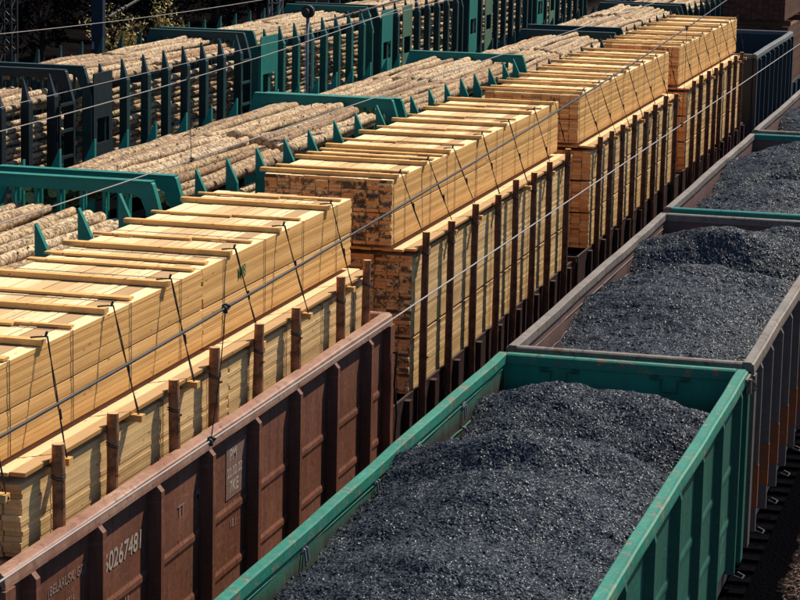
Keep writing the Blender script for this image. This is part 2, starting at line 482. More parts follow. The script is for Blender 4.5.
# ------------------------------------------------------------------ wagon running gear
_proto = {}
def bogie_meshes():
    if _proto: return _proto
    mb = MB()
    for s in (-1, 1):
        x0, x1 = sorted((s * 0.98, s * 1.12))
        mb.prism([(-1.15, 0.42), (-1.15, 0.62), (-0.6, 0.78), (0.6, 0.78), (1.15, 0.62), (1.15, 0.42), (0.7, 0.45), (0.45, 0.25), (-0.45, 0.25), (-0.7, 0.45)], 'x', x0, x1)
    mb.box(-0.975, 0.975, -0.2, 0.2, 0.55, 0.85)
    _proto['frame'] = mb
    wh = MB()
    for s in (-1, 1):
        wh.tube([(s * 0.70, 0, 0.475), (s * 0.73, 0, 0.475), (s * 0.735, 0, 0.475), (s * 0.83, 0, 0.475)], 0.475, 24, 0, rs=[0.505, 0.505, 0.475, 0.470])
    wh.tube([(-0.70, 0, 0.475), (0.70, 0, 0.475)], 0.08, 10)
    wh.tube([(0.832, 0, 0.475), (0.975, 0, 0.475)], 0.10, 10)
    wh.tube([(-0.832, 0, 0.475), (-0.975, 0, 0.475)], 0.10, 10)
    _proto['wheel'] = wh
    return _proto

_run = {}
def running_gear(root, y0, y1, zc=1.2):
    """two bogies with wheelsets, centre sill and couplers; children of root (root at x, y0, 0)"""
    L = y1 - y0
    p = bogie_meshes()
    for yb in (1.9, L - 1.9):
        if 'b' not in _run:
            b = p['frame'].build('bogie', 'iron', root); _run['b'] = b
        else:
            b = copy_part(_run['b'], root)
        b.location = (0, yb, 0)
        for d in (-0.925, 0.925):
            if 'w' not in _run:
                w_ = p['wheel'].build('wheel', 'iron', b); _run['w'] = w_
            else:
                w_ = copy_part(_run['w'], b)
            w_.location = (0, d, 0)
    mb = MB()
    mb.box(-0.30, 0.30, 0.05, L - 0.05, 0.87, zc - 0.004)
    MBs = mb.build('centre_sill', 'iron', root)
    for s, yy in ((-1, 0), (1, L)):
        mb = MB()
        a, b_ = sorted((yy, yy + s * 0.24)); mb.box(-0.11, 0.11, a, b_, 0.93, 1.19)
        a, b_ = sorted((yy + s * 0.242, yy + s * 0.27)); mb.box(-0.16, 0.16, a, b_, 0.90, 1.22)
        mb.build('coupler', 'iron', root)

# ------------------------------------------------------------------ gondola wagons
def text_part(txt, size, x, y, z, mat, parent, name='lettering', shear=0.0, thick=0.0006, face='x', spacing=1.0):
    cu = bpy.data.curves.new(name, 'FONT')
    cu.body = txt; cu.size = size; cu.extrude = thick; cu.shear = shear; cu.space_character = spacing
    cu.offset = size * 0.012
    to = bpy.data.objects.new('tmp', cu)
    C.objects.link(to)
    dg = bpy.context.evaluated_depsgraph_get()
    me = bpy.data.meshes.new_from_object(to.evaluated_get(dg))
    bpy.data.objects.remove(to)
    me.materials.clear(); me.materials.append(M[mat])
    o = bpy.data.objects.new(name, me)
    C.objects.link(o)
    o.parent = parent
    o.matrix_local = Matrix(((0, 0, 1, x), (1, 0, 0, y), (0, 1, 0, z), (0, 0, 0, 1)))
    return o

def gondola(x, y0, y1, rim, label, paintm, rimm, innerm, innerend, rib_off, endrim=None, rib_step=1.55, floor=1.35, W=1.565, band=None, detail=True, group=None, ribd=0.055, beads=()):
    """open wagon; y0 is its near end. root at (x, y0, 0)"""
    r = empty('open_wagon', (x, y0, 0), label, 'railway wagon', group)
    L = y1 - y0
    wt = 0.05; wi = W - 0.115      # inner face
    zb = floor - 0.15
    ph = random.Random(int(abs(y0) * 10) + int(abs(x)) + 3).uniform(0, 6)
    kb = 0.25 if 'numbered' in label else 1.0
    def bow(s):
        return lambda y: kb * (0.006 * math.sin(y * 0.7 + ph + s) + 0.0025 * math.sin(y * 2.3 + ph * 2 + s) + 0.001 * math.sin(y * 5.1 + s)) * min(1, y / 0.6, (L - y) / 0.6), \
                         lambda y: (0.003 * math.sin(y * 0.9 + ph * 3 + s) + 0.0015 * math.sin(y * 2.7 + ph)) * min(1, y / 0.6, (L - y) / 0.6)
    for s in (-1, 1):
        mb = MB()
        # side wall with two shallow pressed ridges along it; outside slot 0, inside slot 1
        xo, xi = W - 0.075, wi
        prof = [(xo, zb), (xo, zb + 0.50), (xo + 0.014, zb + 0.55), (xo + 0.014, zb + 0.60), (xo, zb + 0.64), (xo, zb + 1.15), (xo + 0.014, zb + 1.20), (xo + 0.014, zb + 1.25), (xo, zb + 1.29), (xo, rim - 0.123)]
        inn = [(xi, rim - 0.123), (xi, zb + 1.42), (xi - 0.025, zb + 1.38), (xi - 0.025, zb + 1.34), (xi, zb + 1.30), (xi, zb)]
        pts = [(s * a, b_) for a, b_ in prof + inn]
        k = len(prof)
        mb.wavy(pts, 0.06, L - 0.06, bow(s), inner=range(k, k + len(inn) - 1), dent=rim, dk=kb)
        sw = mb.build('side_wall', [paintm, innerm], r)
        # rim along the top
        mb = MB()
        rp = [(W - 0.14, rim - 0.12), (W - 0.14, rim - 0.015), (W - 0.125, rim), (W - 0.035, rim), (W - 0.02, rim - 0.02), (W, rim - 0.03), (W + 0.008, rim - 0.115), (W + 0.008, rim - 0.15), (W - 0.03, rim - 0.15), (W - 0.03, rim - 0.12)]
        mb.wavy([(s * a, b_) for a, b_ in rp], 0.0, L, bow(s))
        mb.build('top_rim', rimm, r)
        # ribs outside
        rm = MB()
        y = rib_off
        ribs = []
        while y < L - 0.5:
            if y > 0.5: ribs.append(y)
            y += rib_step
        proto = None
        for yy in ribs:
            if proto is None:
                q = MB()
                ro = W + ribd
                ztop = rim - 0.152
                xa = W - 0.098
                n = len(q.v)
                # trapezoid in plan, tapering in at the very top
                for z, o_ in ((zb - 0.1, ro), (ztop - 0.06, ro), (ztop, W + 0.004)):
                    q.v += [(s * xa, -0.075, z), (s * o_, -0.045, z), (s * o_, 0.045, z), (s * xa, 0.075, z)]
                for lv in range(2):
                    a = n + lv * 4
                    for i in range(4):
                        q.f.append((a + i, a + (i + 1) % 4, a + 4 + (i + 1) % 4, a + 4 + i)); q.m.append(0)
                q.f.append((n, n + 1, n + 2, n + 3)); q.m.append(0)
                q.f.append((n + 8, n + 9, n + 10, n + 11)); q.m.append(0)
                if band:
                    q.box(*sorted((s * (ro + 0.002), s * (ro + 0.006))), -0.044, 0.044, band[0], band[1], 1)
                    q.prism([(s * xa, -0.079), (s * (ro - 0.001), -0.049), (s * (ro - 0.001), -0.0462), (s * xa, -0.0765)], 'z', band[0], band[1], 1)
                proto = q.build('rib', [paintm, band[2] if band else paintm], r)
                o = proto
            else:
                o = copy_part(proto, r)
            o.location = (0, yy, 0)
        if band:
            q = MB()
            seg = [0.06] + [v_ for yy in ribs for v_ in (yy - 0.12, yy + 0.12)] + [L - 0.2]
            for a, b_ in zip(seg[::2], seg[1::2]):
                q.box(*sorted((s * (W - 0.072), s * (W - 0.069))), a, b_, band[0], zb + 0.49, 0)
            q.build('painted_band', band[2], r)
    for (zz, wav) in beads:      # welded beads along the inner face of the left wall
        mb = MB()
        P = [(-wi + 0.004, yy, zz + wav * (0.5 * math.sin(yy * 4.1) + 0.35 * math.sin(yy * 9.7 + 1) - 0.12 * yy * 0)) for yy in np.linspace(0.2, L - 0.2, 90)]
        mb.tube(P, 0.008, 6); mb.build('weld_bead', rimm, r)
    for yy, s in ((0, -1), (L, 1)):
        mb = MB()
        a, b_ = sorted((yy, yy - s * 0.05)); mb.box(-wi + 0.003, wi - 0.003, a, b_, zb, rim - 0.12, 0)
        # inner skin
        a, b_ = sorted((yy - s * 0.052, yy - s * 0.06)); mb.box(-wi + 0.003, wi - 0.003, a, b_, zb, rim - 0.123, 1)
        mb.build('end_wall', [paintm, innerend], r)
        mb = MB()
        a, b_ = sorted((yy + s * 0.045, yy - s * 0.085))
        mb.prism([(a, rim - 0.13), (a, rim - 0.02), (a + 0.02, rim - 0.003), (b_ - 0.02, rim - 0.003), (b_, rim - 0.02), (b_, rim - 0.13)], 'x', -W + 0.143, W - 0.143)
        mb.build('end_rim', endrim or rimm, r)
        # corner posts + end ribs
        mb = MB()
        for t in (-1, 1):
            a, b_ = sorted((yy + s * 0.04, yy - s * 0.17))
            c, d = sorted((t * (W - 0.071), t * (W + 0.03)))
            mb.box(c, d, a, b_, zb - 0.1, rim - 0.155)
        for t in (-0.75, 0.0, 0.75):
            a, b_ = sorted((yy + s * 0.002, yy + s * 0.09))
            mb.box(t - 0.07, t + 0.07, a, b_, zb - 0.1, rim - 0.135)
        mb.build('end_post', paintm, r)
    mb = MB(); mb.box(-W + 0.08, W - 0.08, 0.064, L - 0.064, zb, floor)
    mb.build('floor', innerm, r)
    mb = MB()
    for s in (-1, 1):
        a, b_ = sorted((s * (W - 0.22), s * (W - 0.10))); mb.box(a, b_, 0.1, L - 0.1, zb - 0.25, zb - 0.003)
    yy = 1.0
    while yy < L:
        mb.box(-W + 0.223, W - 0.223, yy, yy + 0.12, zb - 0.2, zb - 0.003); yy += 1.5
    mb.build('underframe', 'iron', r)
    running_gear(r, y0, y1, zb - 0.2)
    # hatch latches and hook eyes along the lower edge
    if detail:
        for s in (1,):
            yy = 0.8; pr = None
            while yy < L - 0.5:
                if pr is None:
                    mb = MB(); x_ = s * (W + 0.02)
                    mb.tube([(x_, 0, zb - 0.10), (x_ + s * 0.10, 0.02, zb - 0.14), (x_ + s * 0.12, 0.10, zb - 0.12), (x_ + s * 0.03, 0.16, zb - 0.10)], 0.013, 6)
                    o = pr = mb.build('hatch_latch', 'iron', r)
                else: o = copy_part(pr, r)
                o.location = (0, yy, 0)
                yy += 1.55
    return r

def hook(parent, x, y, z):
    """lashing loop with a short shank on the inner face of a coal wagon's side wall (faces +x)"""
    mb = MB()
    mb.tube([(x, y - 0.035, z + 0.10), (x + 0.03, y - 0.04, z + 0.09), (x + 0.045, y - 0.045, z - 0.02), (x + 0.03, y, z - 0.07), (x + 0.045, y + 0.045, z - 0.02), (x + 0.03, y + 0.04, z + 0.09), (x, y + 0.035, z + 0.10)], 0.011, 6)
    mb.box(x - 0.002, x + 0.016, y - 0.07, y + 0.07, z + 0.07, z + 0.13)
    mb.tube([(x, y, z - 0.17), (x + 0.04, y + 0.01, z - 0.18), (x + 0.05, y + 0.03, z - 0.22)], 0.018, 6)
    mb.build('lashing_hook', 'steel' if False else 'mast', parent)

def step_iron(parent, x, y, z):
    """U-shaped rung hanging on the inner face of an end wall (faces -y)"""
    mb = MB()
    mb.tube([(x - 0.20, y + 0.01, z + 0.02), (x - 0.20, y - 0.035, z + 0.02), (x - 0.10, y - 0.045, z), (x - 0.10, y - 0.06, z - 0.15), (x + 0.10, y - 0.06, z - 0.15), (x + 0.10, y - 0.045, z), (x + 0.20, y - 0.035, z + 0.02), (x + 0.20, y + 0.01, z + 0.02)], 0.014, 6)
    for s in (-0.2, 0.2):
        mb.box(x + s - 0.045, x + s + 0.045, y - 0.012, y + 0.004, z - 0.02, z + 0.06)
    mb.build('step_iron', 'green', parent)

def noise2(xs, ys, f, seed):
    """smooth value noise on a grid"""
    rs = np.random.RandomState(seed)
    g = rs.rand(256, 256)
    X = xs * f + 50; Y = ys * f + 50
    xi = np.floor(X).astype(int); yi = np.floor(Y).astype(int)
    u = X - xi; v = Y - yi
    u = u * u * (3 - 2 * u); v = v * v * (3 - 2 * v)
    def G(a, b): return g[a % 256, b % 256]
    return (G(xi, yi) * (1 - u) + G(xi + 1, yi) * u) * (1 - v) + (G(xi, yi + 1) * (1 - u) + G(xi + 1, yi + 1) * u) * v

def coal_heap(y0, y1, base, bumps, label, step, seed, wi=1.445):
    nx = int(2 * wi / step); ny = int((y1 - y0) / step)
    X, Y = np.meshgrid(np.linspace(-wi, wi, nx), np.linspace(y0, y1, ny))
    wx = 0.25 * (noise2(X, Y, 0.9, seed + 8) - 0.5); wy = 0.5 * (noise2(X, Y, 0.8, seed + 9) - 0.5)
    acc = np.exp(np.full_like(X, base) / 0.06 - 50)
    for (bx, by, top, kx, ky, r0) in bumps:      # cones at the angle of repose, blended where they meet
        d = np.sqrt(((X + wx - bx) * kx) ** 2 + ((Y + wy - by) * ky) ** 2 + r0 ** 2) - r0
        acc += np.exp((top - d) / 0.06 - 50)
    z = 0.06 * (np.log(acc) + 50)
    z += 0.12 * (noise2(X, Y * 1.6, 1.4, seed) - 0.5) + 0.06 * (noise2(X, Y * 1.5, 3.4, seed + 1) - 0.5) + 0.03 * (noise2(X, Y, 11, seed + 2) - 0.5)
    rs = np.random.RandomState(seed + 5)
    lump = rs.rand(*X.shape)
    z += 0.013 * (lump - 0.5) + 0.016 * np.where(rs.rand(*X.shape) > 0.95, rs.rand(*X.shape), 0)
    jx = (rs.rand(*X.shape) - 0.5) * step * 0.7; jy = (rs.rand(*X.shape) - 0.5) * step * 0.7
    jx[:, 0] = 0; jx[:, -1] = 0; jy[0, :] = 0; jy[-1, :] = 0
    V = np.stack([X + jx, Y + jy, z], -1).reshape(-1, 3)
    idx = np.arange(nx * ny).reshape(ny, nx)
    a = idx[:-1, :-1].ravel(); b = idx[:-1, 1:].ravel(); c = idx[1:, 1:].ravel(); d = idx[1:, :-1].ravel()
    flip = rs.rand(len(a)) > 0.5
    t1 = np.where(flip[:, None], np.stack([a, b, c], -1), np.stack([a, b, d], -1))
    t2 = np.where(flip[:, None], np.stack([a, c, d], -1), np.stack([b, c, d], -1))
    F = np.concatenate([t1, t2])
    me = bpy.data.meshes.new('coal_heap')
    me.vertices.add(len(V)); me.vertices.foreach_set('co', V.ravel())
    me.loops.add(F.size); me.loops.foreach_set('vertex_index', F.ravel())
    me.polygons.add(len(F))
    me.polygons.foreach_set('loop_start', np.arange(0, F.size, 3))
    me.polygons.foreach_set('use_smooth', [False] * len(F))
    me.update(calc_edges=True)
    me.materials.append(M['coal'])
    o = bpy.data.objects.new('coal_heap', me)
    C.objects.link(o)
    tag(o, label, 'coal', 'coal heaps filling the open wagons', 'stuff')
    return o

def coal_train():
    a1 = gondola(XA, -12.4, 0.0, 3.48, 'bright green open wagon, nearest in the coal train, filled with coal', 'green', 'green_rim', 'green_in', 'green_end_in', 0.33, rib_step=1.63, ribd=0.02, beads=((3.30, 0.0), (3.02, 0.01)), group='wagons of the coal train')
    for (y, z) in ((-6.11, 3.24), (-4.36, 3.19), (-8.6, 3.22), (-2.3, 3.2)):
        hook(a1, -1.449, y + 12.4, z)
    for x in (-0.75, 0.62):
        step_iron(a1, x, 12.4 - 0.062, 3.30)
    mb = MB()      # hinge lugs on the far right corner
    mb.box(1.573, 1.63, 12.2, 12.26, 3.22, 3.40); mb.box(1.573, 1.60, 12.05, 12.40, 3.405, 3.43)
    mb.tube([(1.60, 12.30, 3.40), (1.66, 12.32, 3.34), (1.68, 12.33, 3.26), (1.62, 12.32, 3.2)], 0.014, 6)
    mb.build('corner_lug', 'grey_rim', a1)
    q = MB()
    for i in range(7):
        q.prism([(11.05 + 0.0, 2.55 - i * .2), (11.22, 2.68 - i * .2), (11.22, 2.73 - i * .2), (11.05, 2.60 - i * .2)], 'x', 1.491, 1.494)
    q.build('chalk_mark', 'pale_green', a1)
    coal_heap(-12.33, -0.07, 2.60, [(0.4, -1.3, 3.36, 0.40, 0.85, 0.25), (-0.5, -1.4, 3.42, 0.45, 0.85, 0.25), (1.0, -2.0, 3.15, 0.5, 0.8, 0.2), (-0.05, -5.5, 3.84, 0.50, 0.98, 0.28), (0.1, -6.9, 3.72, 0.52, 0.42, 0.35), (0.0, -9.2, 3.58, 0.5, 0.45, 0.3), (0.95, -7.8, 3.36, 0.4, 0.3, 0.3)],
              'dark grey coal heaped in two mounds inside the bright green wagon', 0.0185, 3)
    a2 = gondola(XA, 0.56, 12.96, 3.455, 'brown grey open wagon of coal with pale rim, directly behind the bright green wagon', 'grey', 'grey_rim', 'brown_in', 'brown_in', 0.77, band=(1.42, 1.98, 'orange'), rib_step=1.2, ribd=0.035, beads=((3.20, 0.0), (2.98, 0.03)), group='wagons of the coal train')
    coal_heap(0.64, 12.88, 2.58, [(0.1, 10.2, 3.68, 0.36, 0.80, 0.25), (0.95, 10.6, 3.64, 0.4, 0.8, 0.25), (0.15, 6.9, 3.56, 0.40, 0.70, 0.3), (1.0, 6.7, 3.42, 0.42, 0.6, 0.3), (0.1, 5.4, 3.50, 0.40, 0.28, 0.4), (0.2, 2.8, 3.12, 0.35, 0.4, 0.3)],
              'dark grey coal mounded between the brown inner walls of the second coal wagon', 0.024, 13)
    a3 = gondola(XA, 13.5, 25.9, 3.48, 'open coal wagon with teal end rim and brown inner walls, third in the coal train', 'teal_mid', 'grey_rim', 'brown_in', 'brown_in', 0.9, endrim='teal', group='wagons of the coal train')
    coal_heap(13.58, 25.82, 2.70, [(0.3, 21.2, 3.86, 0.45, 0.36, 0.3), (0.2, 17.0, 3.60, 0.45, 0.36, 0.3), (0.1, 14.6, 3.3, 0.4, 0.3, 0.3)],
              'dark coal heap in the wagon with the teal end rim', 0.032, 23)
    a4 = gondola(XA, 26.5, 38.9, 3.5, 'dark blue open coal wagon with pale rim beyond the teal rimmed one', 'navy', 'grey_rim', 'brown_in', 'navy', 0.9, group='wagons of the coal train')
    coal_heap(26.58, 38.82, 2.75, [(0.3, 33.0, 3.85, 0.45, 0.33, 0.3), (0.1, 28.8, 3.5, 0.45, 0.36, 0.3)],
              'dark coal heap in the farthest coal wagon by the upper right edge', 0.05, 33)

# ------------------------------------------------------------------ sawn timber
LOADS = ['nearest timber load', 'second timber load', 'third timber load', 'fourth timber load']

def timber_bundle(x0, x1, y0, y1, z0, z1, label, mats=('board', 'end', 'board_lit_top'), bw=0.188, bh=0.049, jag=0.032, straps=(0.12, 0.37, 0.63, 0.88), group='bundles of sawn planks', name='timber_bundle'):
    """a banded package: outer boards one by one, hollow inside"""
    nx = max(1, round((x1 - x0) / bw)); nz = max(1, round((z1 - z0) / bh))
    bw = (x1 - x0) / nx; bh = (z1 - z0) / nz
    mb = MB()
    cx, cy = (x0 + x1) / 2, (y0 + y1) / 2
    for k in range(nz):
        full = k in (0, nz - 1)
        for i in range(nx):
            e0 = R.gauss(0, jag * 0.6); e1 = R.gauss(0, jag * 0.6)
            g = 0.003 + R.uniform(0, 0.002)
            sx = R.uniform(-0.0025, 0.0025) if i in (0, nx - 1) else 0
            def bx(a, b_):
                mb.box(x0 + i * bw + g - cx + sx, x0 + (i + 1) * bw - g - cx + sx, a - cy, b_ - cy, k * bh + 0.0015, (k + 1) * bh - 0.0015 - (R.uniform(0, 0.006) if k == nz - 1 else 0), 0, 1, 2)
            if full or i in (0, nx - 1):
                bx(y0 + e0, y1 + e1)
            else:
                bx(y0 + e0, y0 + 0.35); bx(y1 - 0.35, y1 + e1)
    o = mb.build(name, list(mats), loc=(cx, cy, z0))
    tag(o, label, 'timber bundle', group)
    for s in straps:
        yy = (s - 0.5) * (y1 - y0)
        q = MB(); e = 0.007; t = 0.002
        hw = (x1 - x0) / 2; h = z1 - z0
        q.box(-hw - e - t, -hw - e, yy - 0.008, yy + 0.008, 0.0, h + e)
        q.box(hw + e, hw + e + t, yy - 0.008, yy + 0.008, 0.0, h + e)
        q.box(-hw - e - t, hw + e + t, yy - 0.008, yy + 0.008, h + 0.0005, h + 0.003)
        q.build('steel_band', 'wire', o)
    return o

def stake(x, y, z0, z1, r, label, mat, group, seed):
    rr = random.Random(seed)
    n = 9
    pts, rs = [], []
    bx, by = rr.uniform(-.012, .012), rr.uniform(-.012, .012)
    for i in range(n + 1):
        t = i / n
        pts.append((bx * math.sin(t * 3), by * math.sin(t * 4), (z1 - z0) * t))
        rs.append(r * (1.12 - 0.16 * t) * rr.uniform(0.93, 1.07))
    mb = MB(); mb.tube(pts, r, 12, 0, capm=1, rs=rs)
    # a few branch stubs
    for k in range(rr.randint(1, 3)):
        h = rr.uniform(0.2, 0.9) * (z1 - z0); a = rr.uniform(-1.2, 1.6)
        d = Vector((math.cos(a), math.sin(a), 0.3))
        mb.tube([tuple(Vector((0, 0, h)) + d * r * 0.7), tuple(Vector((0, 0, h)) + d * (r + 0.025))], 0.014, 6)
    o = mb.build('timber_stake', [mat, 'cut' if mat == 'post_bark' else 'batten'], loc=(x, y, z0))
    tag(o, label, 'stake', group)
    q = MB()
    for zz in (z1 - z0 - 0.30, z1 - z0 - 0.325):
        q.tube([(math.cos(a) * (r * 1.12), math.sin(a) * (r * 1.12), zz + 0.01 * math.sin(a * 2)) for a in np.linspace(0, 2 * math.pi, 13)], 0.006, 5)
    q.build('wire_binding', 'wire', o)
    return o

def timber_load(idx, ylow0, ylow1, yup0, yup1, zlev, ztop_low, stakes, battens, ties, stake_zb, stake_zt, mats, lowmats, zup0=4.16, zup1=5.03):
    L = LOADS[idx]
    xl, xr = -6.32, -3.73
    ul, ur = -5.83, -3.945
    # lower tier
    mid = (ylow0 + ylow1) / 2
    for li in range(len(zlev) - 1):
        za, zb = zlev[li], zlev[li + 1] - 0.035
        if li == len(zlev) - 2: zb = ztop_low - 0.112
        lvl = {0: 'bottom', len(zlev) - 2: 'upper'}.get(li, 'middle') if len(zlev) > 2 else 'only'
        for h, (a, b_) in enumerate(((ylow0, mid - 0.012), (mid + 0.012, ylow1))):
            dy = R.uniform(-0.05, 0.05)
            timber_bundle(xl, xr, a + (dy if h == 0 else 0), b_, za, zb, f'{lvl} layer wide plank bundle between stakes, {"front" if h == 0 else "back"} half of {L}', lowmats, group='wide plank bundles between the stakes')
    # upper tier: two bundles high
    mid = (yup0 + yup1) / 2
    zm = (zup0 + zup1) / 2
    for li, (za, zb) in enumerate(((zup0, zm - 0.012), (zm + 0.0, zup1))):
        for h, (a, b_) in enumerate(((yup0, mid - 0.006), (mid + 0.006, yup1))):
            o = timber_bundle(ul, ur, a + R.uniform(-.02, .02), b_, za, zb, f'{"top" if li else "second tier"} narrow plank bundle above the stakes, {"front" if h == 0 else "back"} half of {L}', mats, group='narrow plank bundles stacked on top')
            if idx == 0 and li == 1 and h == 1:
                text_part('M3', 0.21, 0.942 + 0.006, -1.75, 0.13, 'greenmark', o, 'crayon_mark')
    # bearers between the tiers, one beside each tie
    for k, yb in enumerate(ties):
        mb = MB(); mb.box(-1.33, 1.37, -0.05, 0.05, 0, 0.066, 0, 0)
        o = mb.build('timber_bearer', 'batten', loc=(-4.97 + R.uniform(-.01, .03), yb, ztop_low - 0.108))
        tag(o, f'{ORD[k]} wooden bearer from the front under the top bundles of {L}', 'bearer', f'bearers of {L}')
    mid = (ylow0 + ylow1) / 2
    for h, (a, b_) in enumerate(((ylow0 - 0.05, mid - 0.004), (mid + 0.004, ylow1))):
        timber_bundle(xl - 0.02, xr + 0.05, a, b_, ztop_low - 0.041, ztop_low, f'single layer of planks over the bearers, {"front" if h == 0 else "back"} half of {L}', ('board', 'end', 'board_lit_top'), bw=0.155, bh=0.041, jag=0.05, straps=(), group='plank layers between the tiers', name='plank_layer')
    # stakes along the right side and the left side
    for k, ys in enumerate(stakes):
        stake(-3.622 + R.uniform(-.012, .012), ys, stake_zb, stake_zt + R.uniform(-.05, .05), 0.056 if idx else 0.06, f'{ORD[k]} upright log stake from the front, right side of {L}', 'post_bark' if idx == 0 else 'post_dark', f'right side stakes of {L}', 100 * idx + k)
    # left-hand row: only the odd one shows
    # battens across the top
    for k, (yb, thick) in enumerate(battens):
        mb = MB()
        a = -1.03 + R.uniform(-.05, .03); b_ = 0.965 + (0.0 if thick else -0.05) + R.uniform(-.03, .03)
        h = 0.055 if thick else 0.026; w_ = 0.055 if thick else 0.06
        rot = Matrix.Rotation(R.uniform(-.012, .012), 4, 'Z')
        if thick or R.random() < 0.6:
            mb.box(a, b_, -w_, w_, 0, h, 0, T=rot)
        else:
            c = R.uniform(-.4, .4)
            mb.box(a, c + 0.2, -w_, w_ * 0.2, 0, h, 0, T=rot)
            mb.box(c, b_, w_ * 0.25, w_ * 1.4, 0, h, 0, T=rot)
        o = mb.build('timber_batten', 'batten', loc=(-4.888, yb, zup1 + 0.005))
        nth = [q for q in battens if q[1] == thick].index((yb, thick))
        kind = 'thick batten tied' if thick else 'thin batten laid loose'
        tag(o, f'{ORD[nth]} {kind} across the top of {L}, counted from the front', 'batten', f'{"thick" if thick else "thin"} battens on {L}')
    # tie wires from the thick battens down to the bearers
    tb = [yb for yb, t in battens if t]
    for k, (ya, yb) in enumerate(zip(tb, ties)):
        mb = MB()
        p0 = Vector((-3.885, ya, zup1 + 0.09)); p1 = Vector((-3.625, yb, ztop_low - 0.035))
        sag = 0.012
        pa = [p0.lerp(p1, t) + Vector((0.0, sag * math.sin(t * 9 + k), -0.02 * math.sin(t * math.pi))) for t in np.linspace(0, 1, 15)]
        pb = [p0.lerp(p1, t) + Vector((0.004, -sag * math.sin(t * 9 + k), -0.02 * math.sin(t * math.pi))) for t in np.linspace(0, 1, 15)]
        mb.tube(pa, 0.0062, 5); mb.tube(pb, 0.0062, 5)
        mb.tube([p0 + Vector((-0.14, -0.062, -0.01)), p0 + Vector((-0.08, -0.062, 0.0)), p0 + Vector((-0.03, -0.03, 0.0)), p0], 0.009, 5)
        mb.tube([p0 + Vector((-0.02, 0, -0.01)), p0 + Vector((0.0, 0.0, 0.045))], 0.013, 6)
        kn = p0.lerp(p1, R.uniform(.45, .65))
        mb.tube([kn + Vector((0, 0, 0.05)), kn + Vector((0.01, 0.01, -0.05))], 0.013, 6)
        mb.tube([p1, p1 + Vector((0.03, 0.01, -0.05)), p1 + Vector((0.0, 0.03, -0.09))], 0.009, 5)
        o = mb.build('tie_wire', 'wire', off=tuple(p1), loc=tuple(p1))
        tag(o, f'{ORD[k]} twisted tie wire from the front on the right face of {L}', 'tie wire', f'tie wires of {L}')

def flat_wagon(y0, y1, label, zdeck=1.78, mat='brown_dark'):
    r = empty('timber_wagon', (XB, y0, 0), label, 'railway wagon', 'low sided wagons under the timber loads')
    L = y1 - y0
    for s in (-1, 1):
        mb = MB()
        a, b_ = sorted((s * 1.303, s * 1.332)); mb.box(a, b_, 0.06, L - 0.06, zdeck - 0.50, zdeck + 0.12)
        a, b_ = sorted((s * 1.30, s * 1.336)); mb.box(a, b_, 0.0, L, zdeck + 0.124, zdeck + 0.16)
        mb.build('side_wall', mat, r)
        yy = 1.1; pr = None
        while yy < L - 0.3:
            if pr is None:
                mb = MB(); a, b_ = sorted((s * 1.334, s * 1.42)); mb.box(a, b_, -0.07, 0.07, zdeck - 0.55, zdeck + 0.12)
                o = pr = mb.build('side_rib', mat, r)
            else: o = copy_part(pr, r)
            o.location = (0, yy, 0)
            yy += 1.5
    for yy in (0.0, L - 0.06):
        mb = MB(); mb.box(-1.298, 1.298, yy, yy + 0.06, zdeck - 0.50, zdeck + 0.15)
        mb.build('end_wall', mat, r)
    mb = MB(); mb.box(-1.30, 1.30, 0.064, L - 0.064, zdeck - 0.12, zdeck - 0.02)
    mb.box(-1.25, 1.25, 0.1, L - 0.1, zdeck - 0.45, zdeck - 0.123)
    mb.build('deck', 'iron', r)
    running_gear(r, y0, y1, zdeck - 0.45)
    return r

